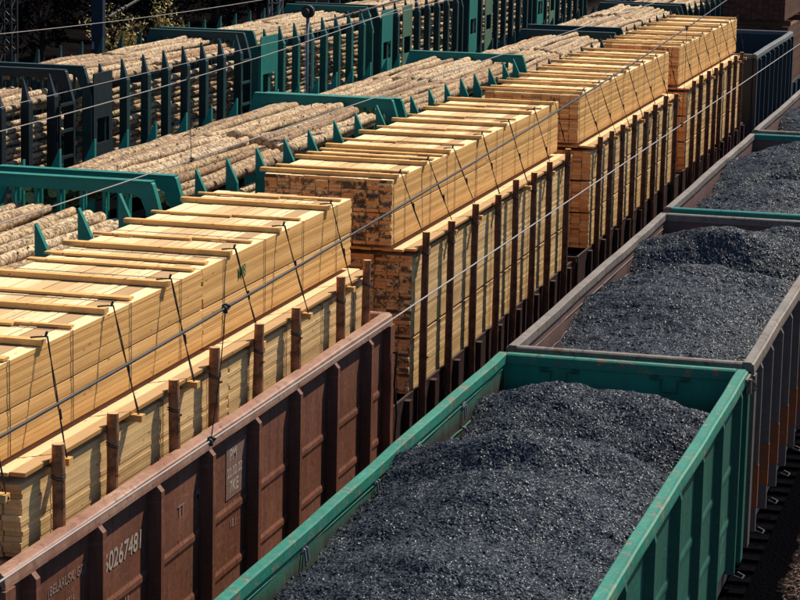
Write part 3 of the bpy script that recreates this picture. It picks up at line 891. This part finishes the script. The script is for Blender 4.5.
def timber_train():
    b1 = gondola(XB, -10.72, 2.02, 3.48, 'reddish brown open wagon numbered 60267481 carrying the nearest timber load', 'brown', 'brown_rim', 'brown', 'brown', 0.60, group=None, rib_step=1.57)
    lx = 1.4965
    Y = lambda y: y + 10.72
    text_part('60267481', 0.262, lx, Y(-8.28), 2.76, 'white', b1, 'lettering', 0.12)
    text_part('II', 0.26, lx, Y(-7.72), 2.28, 'dim_white', b1, 'lettering')
    text_part('(BELARUSK. GD)', 0.125, lx, Y(-9.62), 2.93, 'dim_white', b1, 'lettering', 0.1)
    text_part('BR. 09 - 2016', 0.10, lx, Y(-9.55), 2.72, 'dim_white', b1, 'lettering', 0.1)
    text_part('TT', 0.17, lx, Y(-6.2), 2.78, 'dim_white', b1, 'lettering')
    text_part("M'", 0.17, lx, Y(-5.65), 2.82, 'dim_white', b1, 'lettering')
    mb = MB(); mb.box(lx - 0.007, lx, Y(-4.66), Y(-3.98), 2.56, 3.16)
    mb.build('stencil_plate', 'plate', b1)
    for i, s in enumerate(('PM', '22.02.02', '7KE')):
        text_part(s, 0.19 if i != 1 else 0.15, lx + 0.001, Y(-4.55 if i != 1 else -4.63), 2.98 - 0.18 * i, 'white', b1, 'lettering')
    text_part('K', 0.13, lx, Y(-4.40), 2.42, 'dim_white', b1, 'lettering')
    text_part('18.1', 0.13, lx, Y(-4.52), 2.22, 'dim_white', b1, 'lettering')
    mb = MB(); mb.box(lx - 0.002, lx, Y(-2.55), Y(-2.535), 2.55, 2.82)
    mb.build('chalk_stroke', 'dim_white', b1)
    # brake hose hanging on the far corner post
    mb = MB()
    mb.tube([(1.61, 12.64, 2.95), (1.64, 12.66, 2.97), (1.65, 12.70, 2.9), (1.63, 12.68, 2.5), (1.66, 12.72, 2.1), (1.64, 12.70, 1.7)], 0.016, 6)
    mb.build('air_hose', 'iron', b1)
    near = ('board', 'end', 'board_lit_top')
    low = ('board_grey', 'end', 'board_lit_top')
    st = [-9.16, -7.75, -6.07, -4.79, -3.23, -1.85, 0.07, 1.29]
    bt = [(-10.15, True), (-8.75, True), (-7.10, True), (-5.45, True), (-3.35, True), (-1.50, True), (0.50, True)]
    thin = [(-9.5, False), (-7.95, False), (-6.3, False), (-4.45, False), (-2.45, False), (-0.55, False), (-4.0 + 0.02, False), (1.25, False)]
    timber_load(0, -9.72, 1.72, -10.2, 1.66, [2.48, 3.30, 4.13], 4.10, st, sorted(bt + thin), [-10.3, -8.93, -7.08, -5.45, -3.18, -1.33, 0.61], 2.2, 4.25, near, low, zup0=4.165, zup1=5.05)
    flat_wagon(2.62, 16.2, 'low sided brown wagon under the second timber load')
    st = [4.44, 6.02, 7.60, 9.17, 10.55, 12.02, 13.41, 15.09]
    bt = [(3.95, True), (5.55, True), (7.1, True), (9.1, True), (11.1, True), (13.2, True), (15.0, True)]
    thin = [(4.6, False), (6.2, False), (6.7, False), (8.1, False), (10.1, False), (12.1, False), (14.1, False)]
    timber_load(1, 4.08, 15.9, 3.75, 15.7, [1.90, 2.72, 4.05], 4.02, st, sorted(bt + thin), [4.6, 6.3, 7.9, 9.5, 11.6, 13.7, 15.3], 0.95, 4.18, ('board', 'end_mould', 'board_lit_top'), ('board_grey', 'end_mould', 'board_lit_top'), zup0=4.10, zup1=5.03)
    flat_wagon(16.8, 30.0, 'low sided brown wagon under the third timber load')
    st = [18.52, 19.77, 21.08, 22.59, 24.05, 25.43, 26.9, 28.44]
    bt = [(17.95, True), (19.6, True), (21.3, True), (23.1, True), (25.0, True), (26.9, True), (28.7, True)]
    thin = [(18.7, False), (20.4, False), (22.2, False), (24.0, False), (26.0, False), (27.8, False)]
    timber_load(2, 18.1, 29.5, 17.75, 29.3, [1.90, 2.62, 3.26, 3.97], 3.94, st, sorted(bt + thin), [18.8, 20.4, 22.0, 23.8, 25.7, 27.6, 29.0], 0.95, 4.09, near, low, zup0=4.02, zup1=4.96)
    flat_wagon(30.6, 42.6, 'low sided brown wagon under the fourth timber load')
    st = [31.43, 32.65, 34.13, 35.48, 36.67, 38.34, 39.64, 41.0]
    bt = [(31.2, True), (32.9, True), (34.6, True), (36.4, True), (38.2, True), (40.2, True), (41.9, True)]
    thin = [(32.1, False), (33.8, False), (35.5, False), (37.3, False), (39.2, False)]
    timber_load(3, 31.1, 42.0, 30.95, 42.2, [1.90, 2.62, 3.26, 3.97], 3.94, st, sorted(bt + thin), [31.7, 33.4, 35.2, 37.0, 38.9, 40.6, 41.8], 0.95, 4.12, near, low, zup0=4.02, zup1=4.96)
    gondola(XB, 43.3, 53.6, 3.88, 'empty dark blue open wagon beyond the fourth timber load', 'navy', 'navy_rim', 'navy', 'navy', 0.8, rib_step=1.2)
    flat_wagon(54.3, 68.0, 'dark wagon under the darkened timber load at the upper right corner', mat='navy')
    o = timber_bundle(-6.32, -3.75, 54.7, 67.5, 1.90, 3.95, 'lower darkened plank bundle beyond the empty blue wagon', ('board_dark', 'end_dark', 'board_dark'), group='dark plank bundles', jag=0.02)
    o = timber_bundle(-5.95, -3.87, 54.6, 67.5, 4.15, 5.1, 'upper darkened plank bundle beyond the empty blue wagon', ('board_dark', 'end_dark', 'board_dark'), group='dark plank bundles', jag=0.02)
    for k, yb in enumerate((55.0, 58.5, 62.0, 65.5)):
        mb = MB(); mb.box(-1.3, 1.3, -0.06, 0.06, 0, 0.195)
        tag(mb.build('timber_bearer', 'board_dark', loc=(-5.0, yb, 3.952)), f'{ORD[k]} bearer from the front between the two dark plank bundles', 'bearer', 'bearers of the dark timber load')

# ------------------------------------------------------------------ logs and log wagons
LOGV = []
def log_protos():
    for k in range(10):
        rr = random.Random(900 + k)
        n = 16; seg = 12
        L = 6.2; r = 0.076
        bend = rr.uniform(-.06, .06); bend2 = rr.uniform(-.05, .05); ph = rr.uniform(0, 6)
        pts, rs = [], []
        for i in range(n + 1):
            t = i / n
            pts.append((bend * math.sin(t * math.pi) + 0.012 * math.sin(t * 9 + ph), -L / 2 + L * t, bend2 * 0.6 * math.sin(t * math.pi * 1.5 + ph) + 0.01 * math.sin(t * 13 + ph)))
            rs.append(r * (1.18 - 0.36 * t) * rr.uniform(0.93, 1.07))
        mb = MB(); mb.tube(pts, r, seg, 0, capm=1, rs=rs)
        for q in range(rr.randint(6, 12)):
            t = rr.uniform(0.05, 0.95); a = rr.uniform(0, 6.28); i = int(t * n)
            p = Vector(pts[i]); d = Vector((math.cos(a), 0.25, math.sin(a)))
            mb.tube([p + d * rs[i] * 0.8, p + d * (rs[i] + rr.uniform(.008, .03))], 0.016, 5, 0)
        LOGV.append(mb)

PLACE = []    # (matrix, variant, label, group)
def put_log(x, y, z, rs, flip, train, wagon, rowtxt, hollow):
    k = R.randrange(len(LOGV))
    rot = Matrix.Rotation(R.gauss(0, 0.006), 4, 'Z') @ Matrix.Rotation(R.gauss(0, 0.004), 4, 'X') @ Matrix.Rotation(R.uniform(0, 6.28), 4, 'Y')
    if flip: rot = rot @ Matrix.Rotation(math.pi, 4, 'Z')
    mt = Matrix.Translation((x, y, z)) @ rot @ Matrix.Diagonal((rs, R.uniform(0.97, 1.02), rs, 1))
    PLACE.append((mt, k, f'{rowtxt}, {hollow} half, {wagon} of the {train}', f'logs on the {train}'))

def log_pile(xc, y0, y1, zc, zs, half, nside, train, wagon, jag=0.026, left_rows=2, lens=2, layers=2):
    """crowned pile: top layers, the stack of logs along each side, per half-length"""
    L = (y1 - y0)
    segs = [(y0 + L * 0.25, 'front'), (y0 + L * 0.75, 'back')]
    sc_ = (L / 2 - 0.05) / 6.2
    d = 0.150
    for yc, hn in segs:
        n = int(2 * half / d)
        dz = R.uniform(-0.015, 0.015)
        for ly in range(layers):
            for i in range(n - ly):
                x = xc + half - (i + 0.5 + 0.5 * ly) * d + R.gauss(0, 0.012)
                u = (x - xc) / half
                z = zs + (zc - zs) * (1 - u * u) - 0.130 * ly + R.gauss(0, jag if ly == 0 else 0.02) + dz
                rs = R.uniform(0.88, 1.16)
                put_log(x, yc + R.gauss(0, 0.09), z, rs, R.random() < 0.5, train, wagon, f'{ORD[i]} {"top" if ly == 0 else "second layer"} log from the right', hn)
        for s, rows in ((1, nside), (-1, left_rows)):
            zz = zs - 0.19
            for k in range(rows):
                zz -= 0.146
                put_log(xc + s * (half - 0.09) + R.gauss(0, 0.02), yc + R.gauss(0, 0.14), zz, R.uniform(0.86, 1.1), R.random() < 0.5, train, wagon, f'{ORD[k]} {"right" if s > 0 else "left"} face log from the top', hn)

def emit_logs():
    protos = {}
    meshes = []
    for k, mb in enumerate(LOGV):
        me = bpy.data.meshes.new('log')
        me.from_pydata([tuple(v) for v in mb.v], [], mb.f)
        me.materials.append(M['bark']); me.materials.append(M['cut'])
        me.polygons.foreach_set('material_index', mb.m)
        me.polygons.foreach_set('use_smooth', [len(f) == 4 for f in mb.f])
        me.update()
        import bmesh
        bm = bmesh.new(); bm.from_mesh(me); bmesh.ops.recalc_face_normals(bm, faces=bm.faces); bm.to_mesh(me); bm.free()
        meshes.append(me)
    def hidden(p):
        lab = p[2]
        s = 0
        if 'second layer' in lab: s += 14
        if 'left face' in lab: s += 60
        if 'close log train' in lab and 'right face' in lab and ('first' not in lab): s += 30
        return s
    order = sorted(PLACE, key=lambda p: (p[0].translation - CAM).length + hidden(p))
    for mt, k, lab, grp in order[:300]:
        o = bpy.data.objects.new('birch_log', meshes[k])
        C.objects.link(o)
        o.matrix_world = mt
        tag(o, lab, 'log', grp)
    V, F, MI = [], [], []
    base = [(np.array([tuple(v) for v in mb.v]), mb.f, mb.m) for mb in LOGV]
    n = 0
    for mt, k, lab, grp in order[300:]:
        A = np.array(mt)
        v, f, mm = base[k]
        V.append(v @ A[:3, :3].T + A[:3, 3])
        F += [tuple(i + n for i in ff) for ff in f]; MI += mm
        n += len(v)
    if V:
        me = bpy.data.meshes.new('stacked_logs')
        me.from_pydata(np.concatenate(V).tolist(), [], F)
        me.materials.append(M['bark']); me.materials.append(M['cut'])
        me.polygons.foreach_set('material_index', MI)
        me.polygons.foreach_set('use_smooth', [len(f) == 4 for f in F])
        o = bpy.data.objects.new('distant_log_mass', me)
        C.objects.link(o)
        tag(o, 'mass of stacked birch logs on the farther log wagons', 'logs', kind='stuff')
    print('logs', len(PLACE))

def log_wagon(xc, y0, y1, ztop, label, group, mat='teal', hw=1.5, stakes=None, style='fin', endf=True, endb=True, panel=None, ladder=False, zdeck=1.35):
    r = empty('log_wagon', (xc, y0, 0), label, 'railway wagon', group)
    L = y1 - y0
    mb = MB(); mb.box(-hw + 0.16, hw - 0.16, 0.02, L - 0.02, zdeck - 0.10, zdeck)
    for s in (-1, 1):
        a, b_ = sorted((s * (hw - 0.02), s * (hw - 0.14))); mb.box(a, b_, 0.0, L, zdeck - 0.28, zdeck + 0.02)
    mb.build('deck', mat, r)
    mb = MB(); mb.box(-hw + 0.3, hw - 0.3, 0.25, L - 0.25, zdeck - 0.30, zdeck - 0.103)
    mb.build('underframe', 'iron', r)
    running_gear(r, y0, y1, zdeck - 0.30)
    for has, yy, s in ((endf, 0.0, 1), (endb, L, -1)):
        if not has: continue
        # end frame: cross beam with sloping shoulders, two legs, wire grille bars
        a, b_ = sorted((yy, yy + s * 0.14))
        mb = MB()
        mb.prism([(-hw, ztop), (hw, ztop), (hw + 0.03, ztop - 0.03), (hw + 0.10, ztop - 0.26), (hw - 0.16, ztop - 0.26), (hw - 0.30, ztop - 0.19), (-hw + 0.30, ztop - 0.19), (-hw + 0.16, ztop - 0.26), (-hw - 0.10, ztop - 0.26), (-hw - 0.03, ztop - 0.03)], 'y', a, b_)
        mb.box(-hw - 0.01, hw + 0.01, a - 0.03, b_ + 0.03, ztop + 0.002, ztop + 0.02)
        mb.build('cross_beam', mat, r)
        for t in (-1, 1):
            q = MB()
            pts = [(t * (hw - 0.16), ztop - 0.262), (t * (hw + 0.10), ztop - 0.262), (t * (hw + 0.22), ztop - 0.72), (t * (hw + 0.22), zdeck - 0.28), (t * (hw - 0.02), zdeck - 0.28), (t * (hw - 0.02), ztop - 0.6)]
            q.prism(pts, 'y', a, b_)
            q.build('corner_post', mat, r)
        q = MB()
        x = -hw + 0.32
        while x < hw - 0.2:
            q.box(x - 0.03, x + 0.03, (a + b_) / 2 - 0.03, (a + b_) / 2 + 0.03, zdeck, ztop - 0.193); x += 0.38
        q.box(-hw + 0.0, hw - 0.0, (a + b_) / 2 - 0.025 - s * 0.06, (a + b_) / 2 + 0.025 - s * 0.06, 2.6, 2.72)
        q.build('end_grille', mat, r)
    proto = {}
    for s in (-1, 1):
        for yy in (stakes or []):
            if s not in proto:
                q = MB()
                if style == 'fin':
                    q.prism([(s * hw, ztop + 0.0), (s * (hw + 0.012), ztop), (s * (hw + 0.20), ztop - 0.40), (s * (hw + 0.20), zdeck - 0.28), (s * hw, zdeck - 0.28)], 'y', -0.045, 0.045)
                else:
                    n = len(q.v)
                    for z, w_, o_ in ((zdeck - 0.28, 0.115, 0.20), (ztop - 0.52, 0.115, 0.20), (ztop - 0.40, 0.07, 0.15), (ztop, 0.03, 0.03)):
                        q.v += [(s * hw, -w_, z), (s * (hw + o_), -w_, z), (s * (hw + o_), w_, z), (s * hw, w_, z)]
                    for lv in range(3):
                        a_ = n + lv * 4
                        for i in range(4):
                            q.f.append((a_ + i, a_ + (i + 1) % 4, a_ + 4 + (i + 1) % 4, a_ + 4 + i)); q.m.append(0)
                    q.f.append((n, n + 1, n + 2, n + 3)); q.m.append(0); q.f.append((n + 12, n + 13, n + 14, n + 15)); q.m.append(0)
                o = q.build('side_stake', mat, r); proto[s] = o
            else:
                o = copy_part(proto[s], r)
            o.location = (0, yy, 0)
    if panel:
        for (pa, pb, pm) in panel:
            q = MB()
            xx = hw + 0.222
            zt = ztop - 0.72; zh0, zh1 = zt - 1.15, zt - 0.55
            q.box(xx, xx + 0.03, pa, pb, zh1, zt + 0.55)
            q.box(xx, xx + 0.03, pa, pb, zdeck - 0.28, zh0)
            q.box(xx, xx + 0.03, pa, pa + 0.22, zh0 + 0.001, zh1 - 0.001)
            q.box(xx, xx + 0.03, pb - 0.22, pb, zh0 + 0.001, zh1 - 0.001)
            q.build('corner_panel', pm, r)
    if ladder:
        q = MB()
        xx = hw + 0.225
        for yy in (L - 1.05, L - 0.2):
            q.box(xx, xx + 0.05, yy - 0.04, yy + 0.04, zdeck - 0.2, ztop - 0.75)
        z = zdeck + 0.3
        while z < ztop - 0.75:
            q.box(xx + 0.01, xx + 0.045, L - 1.008, L - 0.242, z, z + 0.07); z += 0.62
        q.build('ladder', mat, r)
    return r

def log_trains():
    log_protos()
    g = 'wagons of the close log train'
    T = 'close log train'
    W1 = 'first wagon'
    def fins(y0, ys): return [y - y0 for y in ys]
    log_wagon(XC, -7.3, 6.2, 4.46, 'green log wagon with low cut logs beside the nearest timber load', g, stakes=fins(-7.3, [-6.3, -4.8, -3.2, -1.7, -0.2 + .1, 1.6, 3.15, 4.75]), endf=True)
    log_pile(XC, -7.0, 5.85, 3.98, 3.74, 1.38, 2, T, W1, jag=0.05)
    log_wagon(XC, 7.12, 20.5, 4.42, 'green log wagon with pale logs beside the front of the second timber load', g, stakes=fins(7.12, [8.15, 9.7, 11.3, 12.9, 14.4, 16.1, 17.6, 19.2]))
    log_pile(XC, 7.45, 20.2, 4.22, 4.00, 1.38, 3, T, 'second wagon')
    log_wagon(XC, 21.1, 33.6, 4.36, 'green log wagon between the back of the second timber load and the third', g, stakes=fins(21.1, [22.0, 23.6, 25.1, 26.6, 28.0, 29.6, 31.2, 32.4]), mat='teal')
    log_pile(XC, 21.4, 33.3, 4.18, 3.96, 1.38, 2, T, 'third wagon')
    log_wagon(XC, 34.5, 47.6, 4.02, 'teal log wagon left of the third timber load', g, stakes=fins(34.5, [35.4, 37.0, 38.6, 40.2, 41.8, 43.4, 45.0, 46.6]), mat='teal_dark', endf=False)
    log_pile(XC, 34.7, 47.3, 3.88, 3.68, 1.38, 1, T, 'fourth wagon')
    log_wagon(XC, 48.6, 61.6, 4.10, 'dark teal log wagon left of the fourth timber load', g, stakes=fins(48.6, [49.6 + 1.55 * i for i in range(8)]), mat='teal_dark')
    log_pile(XC, 48.9, 61.3, 4.0, 3.75, 1.38, 1, T, 'fifth wagon')
    log_wagon(XC, 62.6, 76.0, 4.10, 'farthest dark teal log wagon at the top edge beyond the fourth timber load', g, stakes=fins(62.6, [63.6 + 1.55 * i for i in range(8)]), mat='teal_dark')
    log_pile(XC, 62.9, 75.7, 4.0, 3.75, 1.38, 1, T, 'sixth wagon')
    g = 'wagons of the far log train'
    T = 'far log train'
    names = ['dark log wagon of the far log train at the left edge of the picture', 'log wagon of the far log train with the dark panelled corner and pointed stakes', 'log wagon of the far log train with one bright green corner panel', 'log wagon of the far log train with bright and pale green corner panels', 'log wagon of the far log train behind the third timber load', 'last log wagon of the far log train at the top edge']
    ys = [(12.8, 24.9), (25.9, 38.2), (38.9, 51.4), (52.3, 64.6), (65.4, 77.8), (78.6, 91)]
    for i, (a, b_) in enumerate(ys):
        pn = [(0.08, 1.3, 'teal_black')] if i == 1 else ([(0.08, 1.7, 'teal')] if i == 2 else ([(0.08, 1.5, 'teal'), (2.9, 4.2, 'pale_green')] if i >= 3 else None))
        stk = [1.05 + 1.49 * k for k in range(8)]
        if i == 0: stk = [22.3 - 12.8 - 1.5 * k for k in range(-1, 6)]
        log_wagon(XD, a, b_, 4.28, names[i], g, stakes=stk, mat='teal_black' if i == 0 else ('teal_mid' if i == 2 else 'teal_dark'), style='post', panel=pn, ladder=i in (0, 1), hw=1.42)
        n = 14 if i < 4 else 12
        log_pile(XD, a + 0.35, b_ - 0.35, 4.02 if i else 3.75, 3.78 if i else 3.62, 1.32, n, T, ORD[i] + ' wagon', left_rows=0, layers=1 if i else 2)
    emit_logs()

# ------------------------------------------------------------------ overhead line
def wire(name, pts, r, mat, label, cat='wire', group=None, seg=8, n=40, parent=None):
    ys = np.array([p[1] for p in pts]); xs = np.array([p[0] for p in pts]); zs = np.array([p[2] for p in pts])
    yy = np.linspace(ys[0], ys[-1], n)
    cz = np.polyfit(ys, zs, min(2, len(pts) - 1)); cx = np.polyfit(ys, xs, min(2, len(pts) - 1))
    P = [(float(np.polyval(cx, y)), float(y), float(np.polyval(cz, y))) for y in yy]
    mb = MB(); mb.tube(P, r, seg)
    o = mb.build(name, mat, smooth=True)
    tag(o, label, cat, group)
    return o, (lambda y: (float(np.polyval(cx, y)), float(y), float(np.polyval(cz, y))))

def dropper(a, b_, label):
    mb = MB()
    a, b_ = Vector(a), Vector(b_)
    mb.tube([a, a.lerp(b_, .5) + Vector((0.01, 0, 0)), b_], 0.0032, 6)
    o = mb.build('dropper_wire', 'wire', off=tuple(b_), loc=tuple(b_))
    tag(o, label, 'wire', 'droppers of the overhead line')
    for p in (a, b_):
        q = MB()
        p = p - b_
        q.tube([p + Vector((0, -0.03, 0)), p + Vector((0, 0.03, 0))], 0.017, 8)
        q.tube([p + Vector((0, 0, -0.03)), p + Vector((0, 0, 0.025))], 0.013, 8)
        q.tube([p + Vector((-0.02, 0.0, 0.012)), p + Vector((0.03, 0.0, 0.012))], 0.008, 6)
        q.build('clamp', 'wire', o)

def overhead():
    _, cA = wire('contact_wire', [(0.36, -24, 6.30), (0.42, -12, 6.30), (0.48, 40, 6.32)], 0.0062, 'bright_wire', 'pale contact wire crossing in front of the coal train and timber loads')
    _, mA = wire('messenger_cable', [(0.48, -24, 7.0), (0.48, -18.5, 7.045), (0.48, -10.6, 7.16), (0.48, 4.7, 7.66), (0.48, 14, 8.05)], 0.0085, 'wire', 'dark sagging cable over the nearest timber load')
    dropper(mA(-16.54), cA(-16.54), 'thin dropper with clamps in front of the nearest timber load')
    dropper(mA(1.1), cA(1.1), 'thin dropper before the far timber loads')
    _, cB = wire('contact_wire', [(-4.0, -22, 6.3), (-3.98, -5, 6.3), (-3.85, 14, 6.3), (-3.7, 50, 6.35)], 0.0062, 'bright_wire', 'pale contact wire above the close log train, ends over the pale logs')
    _, mB = wire('messenger_cable', [(-4.0, -22, 7.3), (-4.0, -9.5, 7.05), (-4.0, -4.7, 7.15), (-4.0, 1.6, 7.37), (-4.0, 12, 7.8)], 0.0048, 'bright_wire', 'lower of the two pale cables crossing the far log train')
    dropper(mB(-4.66), cB(-4.66), 'thin dropper above the second wagon of the close log train')
    wire('contact_wire', [(-8.5, -8, 6.12), (-8.5, 12, 6.17), (-8.5, 50, 6.4)], 0.0048, 'bright_wire', 'upper of the two pale wires crossing the far log train')
    _, mC = wire('messenger_cable', [(-7.9, -8, 7.45), (-7.9, 3.6, 7.17), (-7.9, 10.3, 7.04), (-7.9, 24, 7.3)], 0.0048, 'bright_wire', 'pale cable crossing the dark woods at the upper left')
    # registration arms of the overhead line
    for k, (p, q) in enumerate((((-8.2, 14.75, 6.42), (-7.6, 20.5, 6.72)), ((-8.1, 3.5, 7.17), (-7.9, 5.2, 7.55)))):
        mb = MB(); p, q = Vector(p), Vector(q)
        mb.tube([p, q], 0.02, 8)
        o = mb.build('steady_arm', 'wire', off=tuple(p), loc=tuple(p))
        tag(o, ['dark steady arm above the third beam of the far log train', 'dark steady arm above the olive bushes'][k], 'steady arm', 'steady arms of the overhead line')
        s = MB()
        for t in (0.15, 0.22, 0.29):
            c = (q - p) * t
            s.tube([c - (q - p).normalized() * 0.02, c + (q - p).normalized() * 0.02], 0.034, 12)
        s.build('insulator', 'iron', o)

# ------------------------------------------------------------------ masts
def lattice_mast(x, y, h, w_, label, step=0.6, mat='mast'):
    r = empty('lattice_mast', (x, y, 0.0), label, 'mast')
    mb = MB()
    for sx in (-1, 1):
        for sy in (-1, 1):
            mb.box(sx * w_ / 2 - 0.035, sx * w_ / 2 + 0.035, sy * w_ / 2 - 0.035, sy * w_ / 2 + 0.035, -0.3, h)
    mb.build('mast_leg', mat, r)
    mb = MB()
    z = 0.2; k = 0
    while z < h - step:
        for s in (-1, 1):
            a = -1 if k % 2 else 1
            mb.tube([(a * w_ / 2, s * w_ / 2, z), (-a * w_ / 2, s * w_ / 2, z + step)], 0.018, 5)
            mb.tube([(s * w_ / 2, a * w_ / 2, z), (s * w_ / 2, -a * w_ / 2, z + step)], 0.018, 5)
            mb.box(-w_ / 2, w_ / 2, s * w_ / 2 - 0.02, s * w_ / 2 + 0.02, z - 0.02, z + 0.02)
        z += step; k += 1
    mb.build('lattice_bracing', mat, r)
    return r

def masts():
    # signal between the log trains
    r = empty('signal_mast', (-14.2, 33.3, -0.2), 'grey signal post with round black head between the log trains', 'signal')
    mb = MB(); mb.tube([(0, 0, 0), (0, 0, 5.35)], 0.045, 12); mb.tube([(0, 0, 0), (0, 0, 0.3)], 0.2, 12); mb.build('pole', 'mast', r, smooth=True)
    mb = MB(); mb.tube([(0, -0.05, 5.50), (0, 0.10, 5.50)], 0.17, 24); mb.build('background_disc', 'iron', r)
    mb = MB(); mb.tube([(0, -0.051, 5.50), (0, -0.24, 5.50)], 0.08, 16, rs=[0.08, 0.09]); mb.build('lens_hood', 'iron', r)
    mb = MB()
    z = 0.6
    while z < 5.0:
        mb.tube([(-0.09, 0.07, z), (0.09, 0.07, z)], 0.010, 6); z += 0.32
    for s in (-1, 1): mb.tube([(s * 0.09, 0.07, 0.3), (s * 0.09, 0.07, 5.1)], 0.010, 6)
    mb.build('ladder', 'mast', r)
    lattice_mast(-29.0, 77.0, 9.0, 0.5, 'blue grey lattice mast standing behind the far log train')
    lattice_mast(-27.5, 44.0, 9.0, 0.45, 'dark lattice mast in the woods at the upper left corner', 0.45, 'iron')
    r = empty('catenary_pole', (-25.3, 46.3, -0.2), 'dark blue pole with pale insulators left of the olive bushes', 'pole')
    mb = MB(); mb.box(-0.2, 0.2, -0.13, 0.13, 0, 9.5); mb.build('pole', 'mast_blue', r)
    for z in (3.22, ):
        for s in (-0.13, 0.16):
            mb = MB(); mb.tube([(s, -0.135, z - 0.1), (s, -0.135, z + 0.14)], 0.05, 10, rs=[0.05, 0.03]); mb.build('insulator', 'porcelain', r)

# ------------------------------------------------------------------ vegetation
def leaves(mb, c, rad, n, size, rr, mi=0, squash=1.0):
    for _ in range(n):
        d = Vector((rr.gauss(0, 1), rr.gauss(0, 1), rr.gauss(0, 1) * squash))
        p = Vector(c) + d.normalized() * rad * (rr.random() ** 0.45)
        a = Vector((rr.gauss(0, 1), rr.gauss(0, 1), rr.gauss(0, 1))).normalized()
        b_ = a.cross(Vector((rr.gauss(0, 1), rr.gauss(0, 1), rr.gauss(0, 1)))).normalized()
        s = size * rr.uniform(0.6, 1.4)
        k = len(mb.v)
        mb.v += [tuple(p - a * s), tuple(p + b_ * s * 0.5), tuple(p + a * s), tuple(p - b_ * s * 0.5)]
        mb.f.append((k, k + 1, k + 2, k + 3)); mb.m.append(mi)

def raw_build(mb, name, mat, parent):
    me = bpy.data.meshes.new(name); me.from_pydata([tuple(v) for v in mb.v], [], mb.f)
    me.materials.append(M[mat]); me.update()
    o = bpy.data.objects.new(name, me); C.objects.link(o); o.parent = parent
    return o

def bush(x, y, z, h, w_, label, mat, seed, nclump=70, nl=16, ls=0.055):
    rr = random.Random(seed)
    r = empty('bush', (x, y, z), label, 'bush')
    tips = []
    mb = MB()
    for k in range(9):
        a = rr.uniform(0, 6.28); l = rr.uniform(0.55, 1.0)
        t = Vector((math.cos(a) * w_ * 0.5 * rr.uniform(.1, 1), math.sin(a) * w_ * 0.5 * rr.uniform(.1, 1), h * l))
        mid = t * 0.5 + Vector((0, 0, 0.1 * h))
        mb.tube([(0, 0, 0), mid, t], 0.03, 5, rs=[0.04, 0.022, 0.008])
        tips.append((mid, t))
    mb.build('stem', 'trunk', r)
    lm = MB()
    for k in range(nclump):
        m_, t = rr.choice(tips)
        q = m_.lerp(t, rr.uniform(0.3, 1.05)) + Vector((rr.gauss(0, .09), rr.gauss(0, .09), rr.gauss(0, .09))) * w_
        leaves(lm, q, w_ * rr.uniform(.08, .2), nl, ls, rr)
    raw_build(lm, 'foliage', mat, r)

_tp = {}
def tree(x, y, z, h, w_, label, seed):
    rr = random.Random(seed)
    r = empty('tree', (x, y, z), label, 'tree', 'dark trees behind the log trains')
    v = seed % 5
    if v not in _tp:
        q = random.Random(70 + v)
        mb = MB(); mb.tube([(0, 0, -0.3), (0.1, 0, 0.35), (0.0, 0.1, 0.8), (0.05, 0, 1.0)], 0.02, 7, rs=[0.028, 0.022, 0.010, 0.003])
        lm = MB()
        for k in range(34):
            t = q.uniform(0.22, 1.0); a = q.uniform(0, 6.28); rad = 0.27 * math.sin(min(1, (1.08 - t) * 1.3) * math.pi * 0.5) * q.uniform(.4, 1)
            e = Vector((math.cos(a) * rad, math.sin(a) * rad, t))
            mb.tube([(0.05, 0, t * 0.75), e], 0.006, 5, rs=[0.007, 0.002])
            leaves(lm, e, q.uniform(.05, .12), 90, 0.016, q, squash=0.7)
        _tp[v] = (mb.build('trunk', 'trunk', r), raw_build(lm, 'crown', 'leaf_dark', r))
        parts = _tp[v]
    else:
        parts = (copy_part(_tp[v][0], r), copy_part(_tp[v][1], r))
    r.scale = (w_, w_, h)
    r.rotation_euler = (0, 0, rr.uniform(0, 6))

def plants():
    bush(-26.0, 49.6, 0.9, 3.3, 1.9, 'olive leaved bush nearest the blue pole behind the far log train', 'leaf_olive', 5)
    bush(-26.0, 54.5, 0.9, 3.2, 1.5, 'olive leaved bush beside the long green beam of the far log train', 'leaf_olive', 9)
    rr = random.Random(31)
    k = 0
    pos = []
    for row, (x0, n) in enumerate(((-31, 14), (-35, 14), (-42, 14), (-54, 14))):
        for i in range(n):
            pos.append((x0 + rr.uniform(-2, 2), 36 + i * (6.5 + row * 1.6) + rr.uniform(-3, 3), row, i))
    for x, y, row, i in pos:
        h = rr.uniform(4, 6.5) + row * 1.5
        tree(x, y, 0.5, h, h * rr.uniform(.75, 1.0), f'dark tree, {ORD[i]} from the left in {ORD[row]} row behind the far log train', k)
        k += 1
    # fence-like posts at the foot of the woods
    for i in range(14):
        y = 36 + i * 2.2
        mb = MB(); mb.tube([(0, 0, -0.3), (0, 0, 2.1)], 0.05, 6)
        o = mb.build('fence_post', 'mast_blue', loc=(-24.6, y, 0.0))
        tag(o, f'{ORD[i]} dark fence post from the left behind the far log train', 'fence post', 'fence posts behind the far log train')

ground()
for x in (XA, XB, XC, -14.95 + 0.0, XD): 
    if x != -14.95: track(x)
coal_train()
timber_train()
log_trains()
overhead()
masts()
plants()
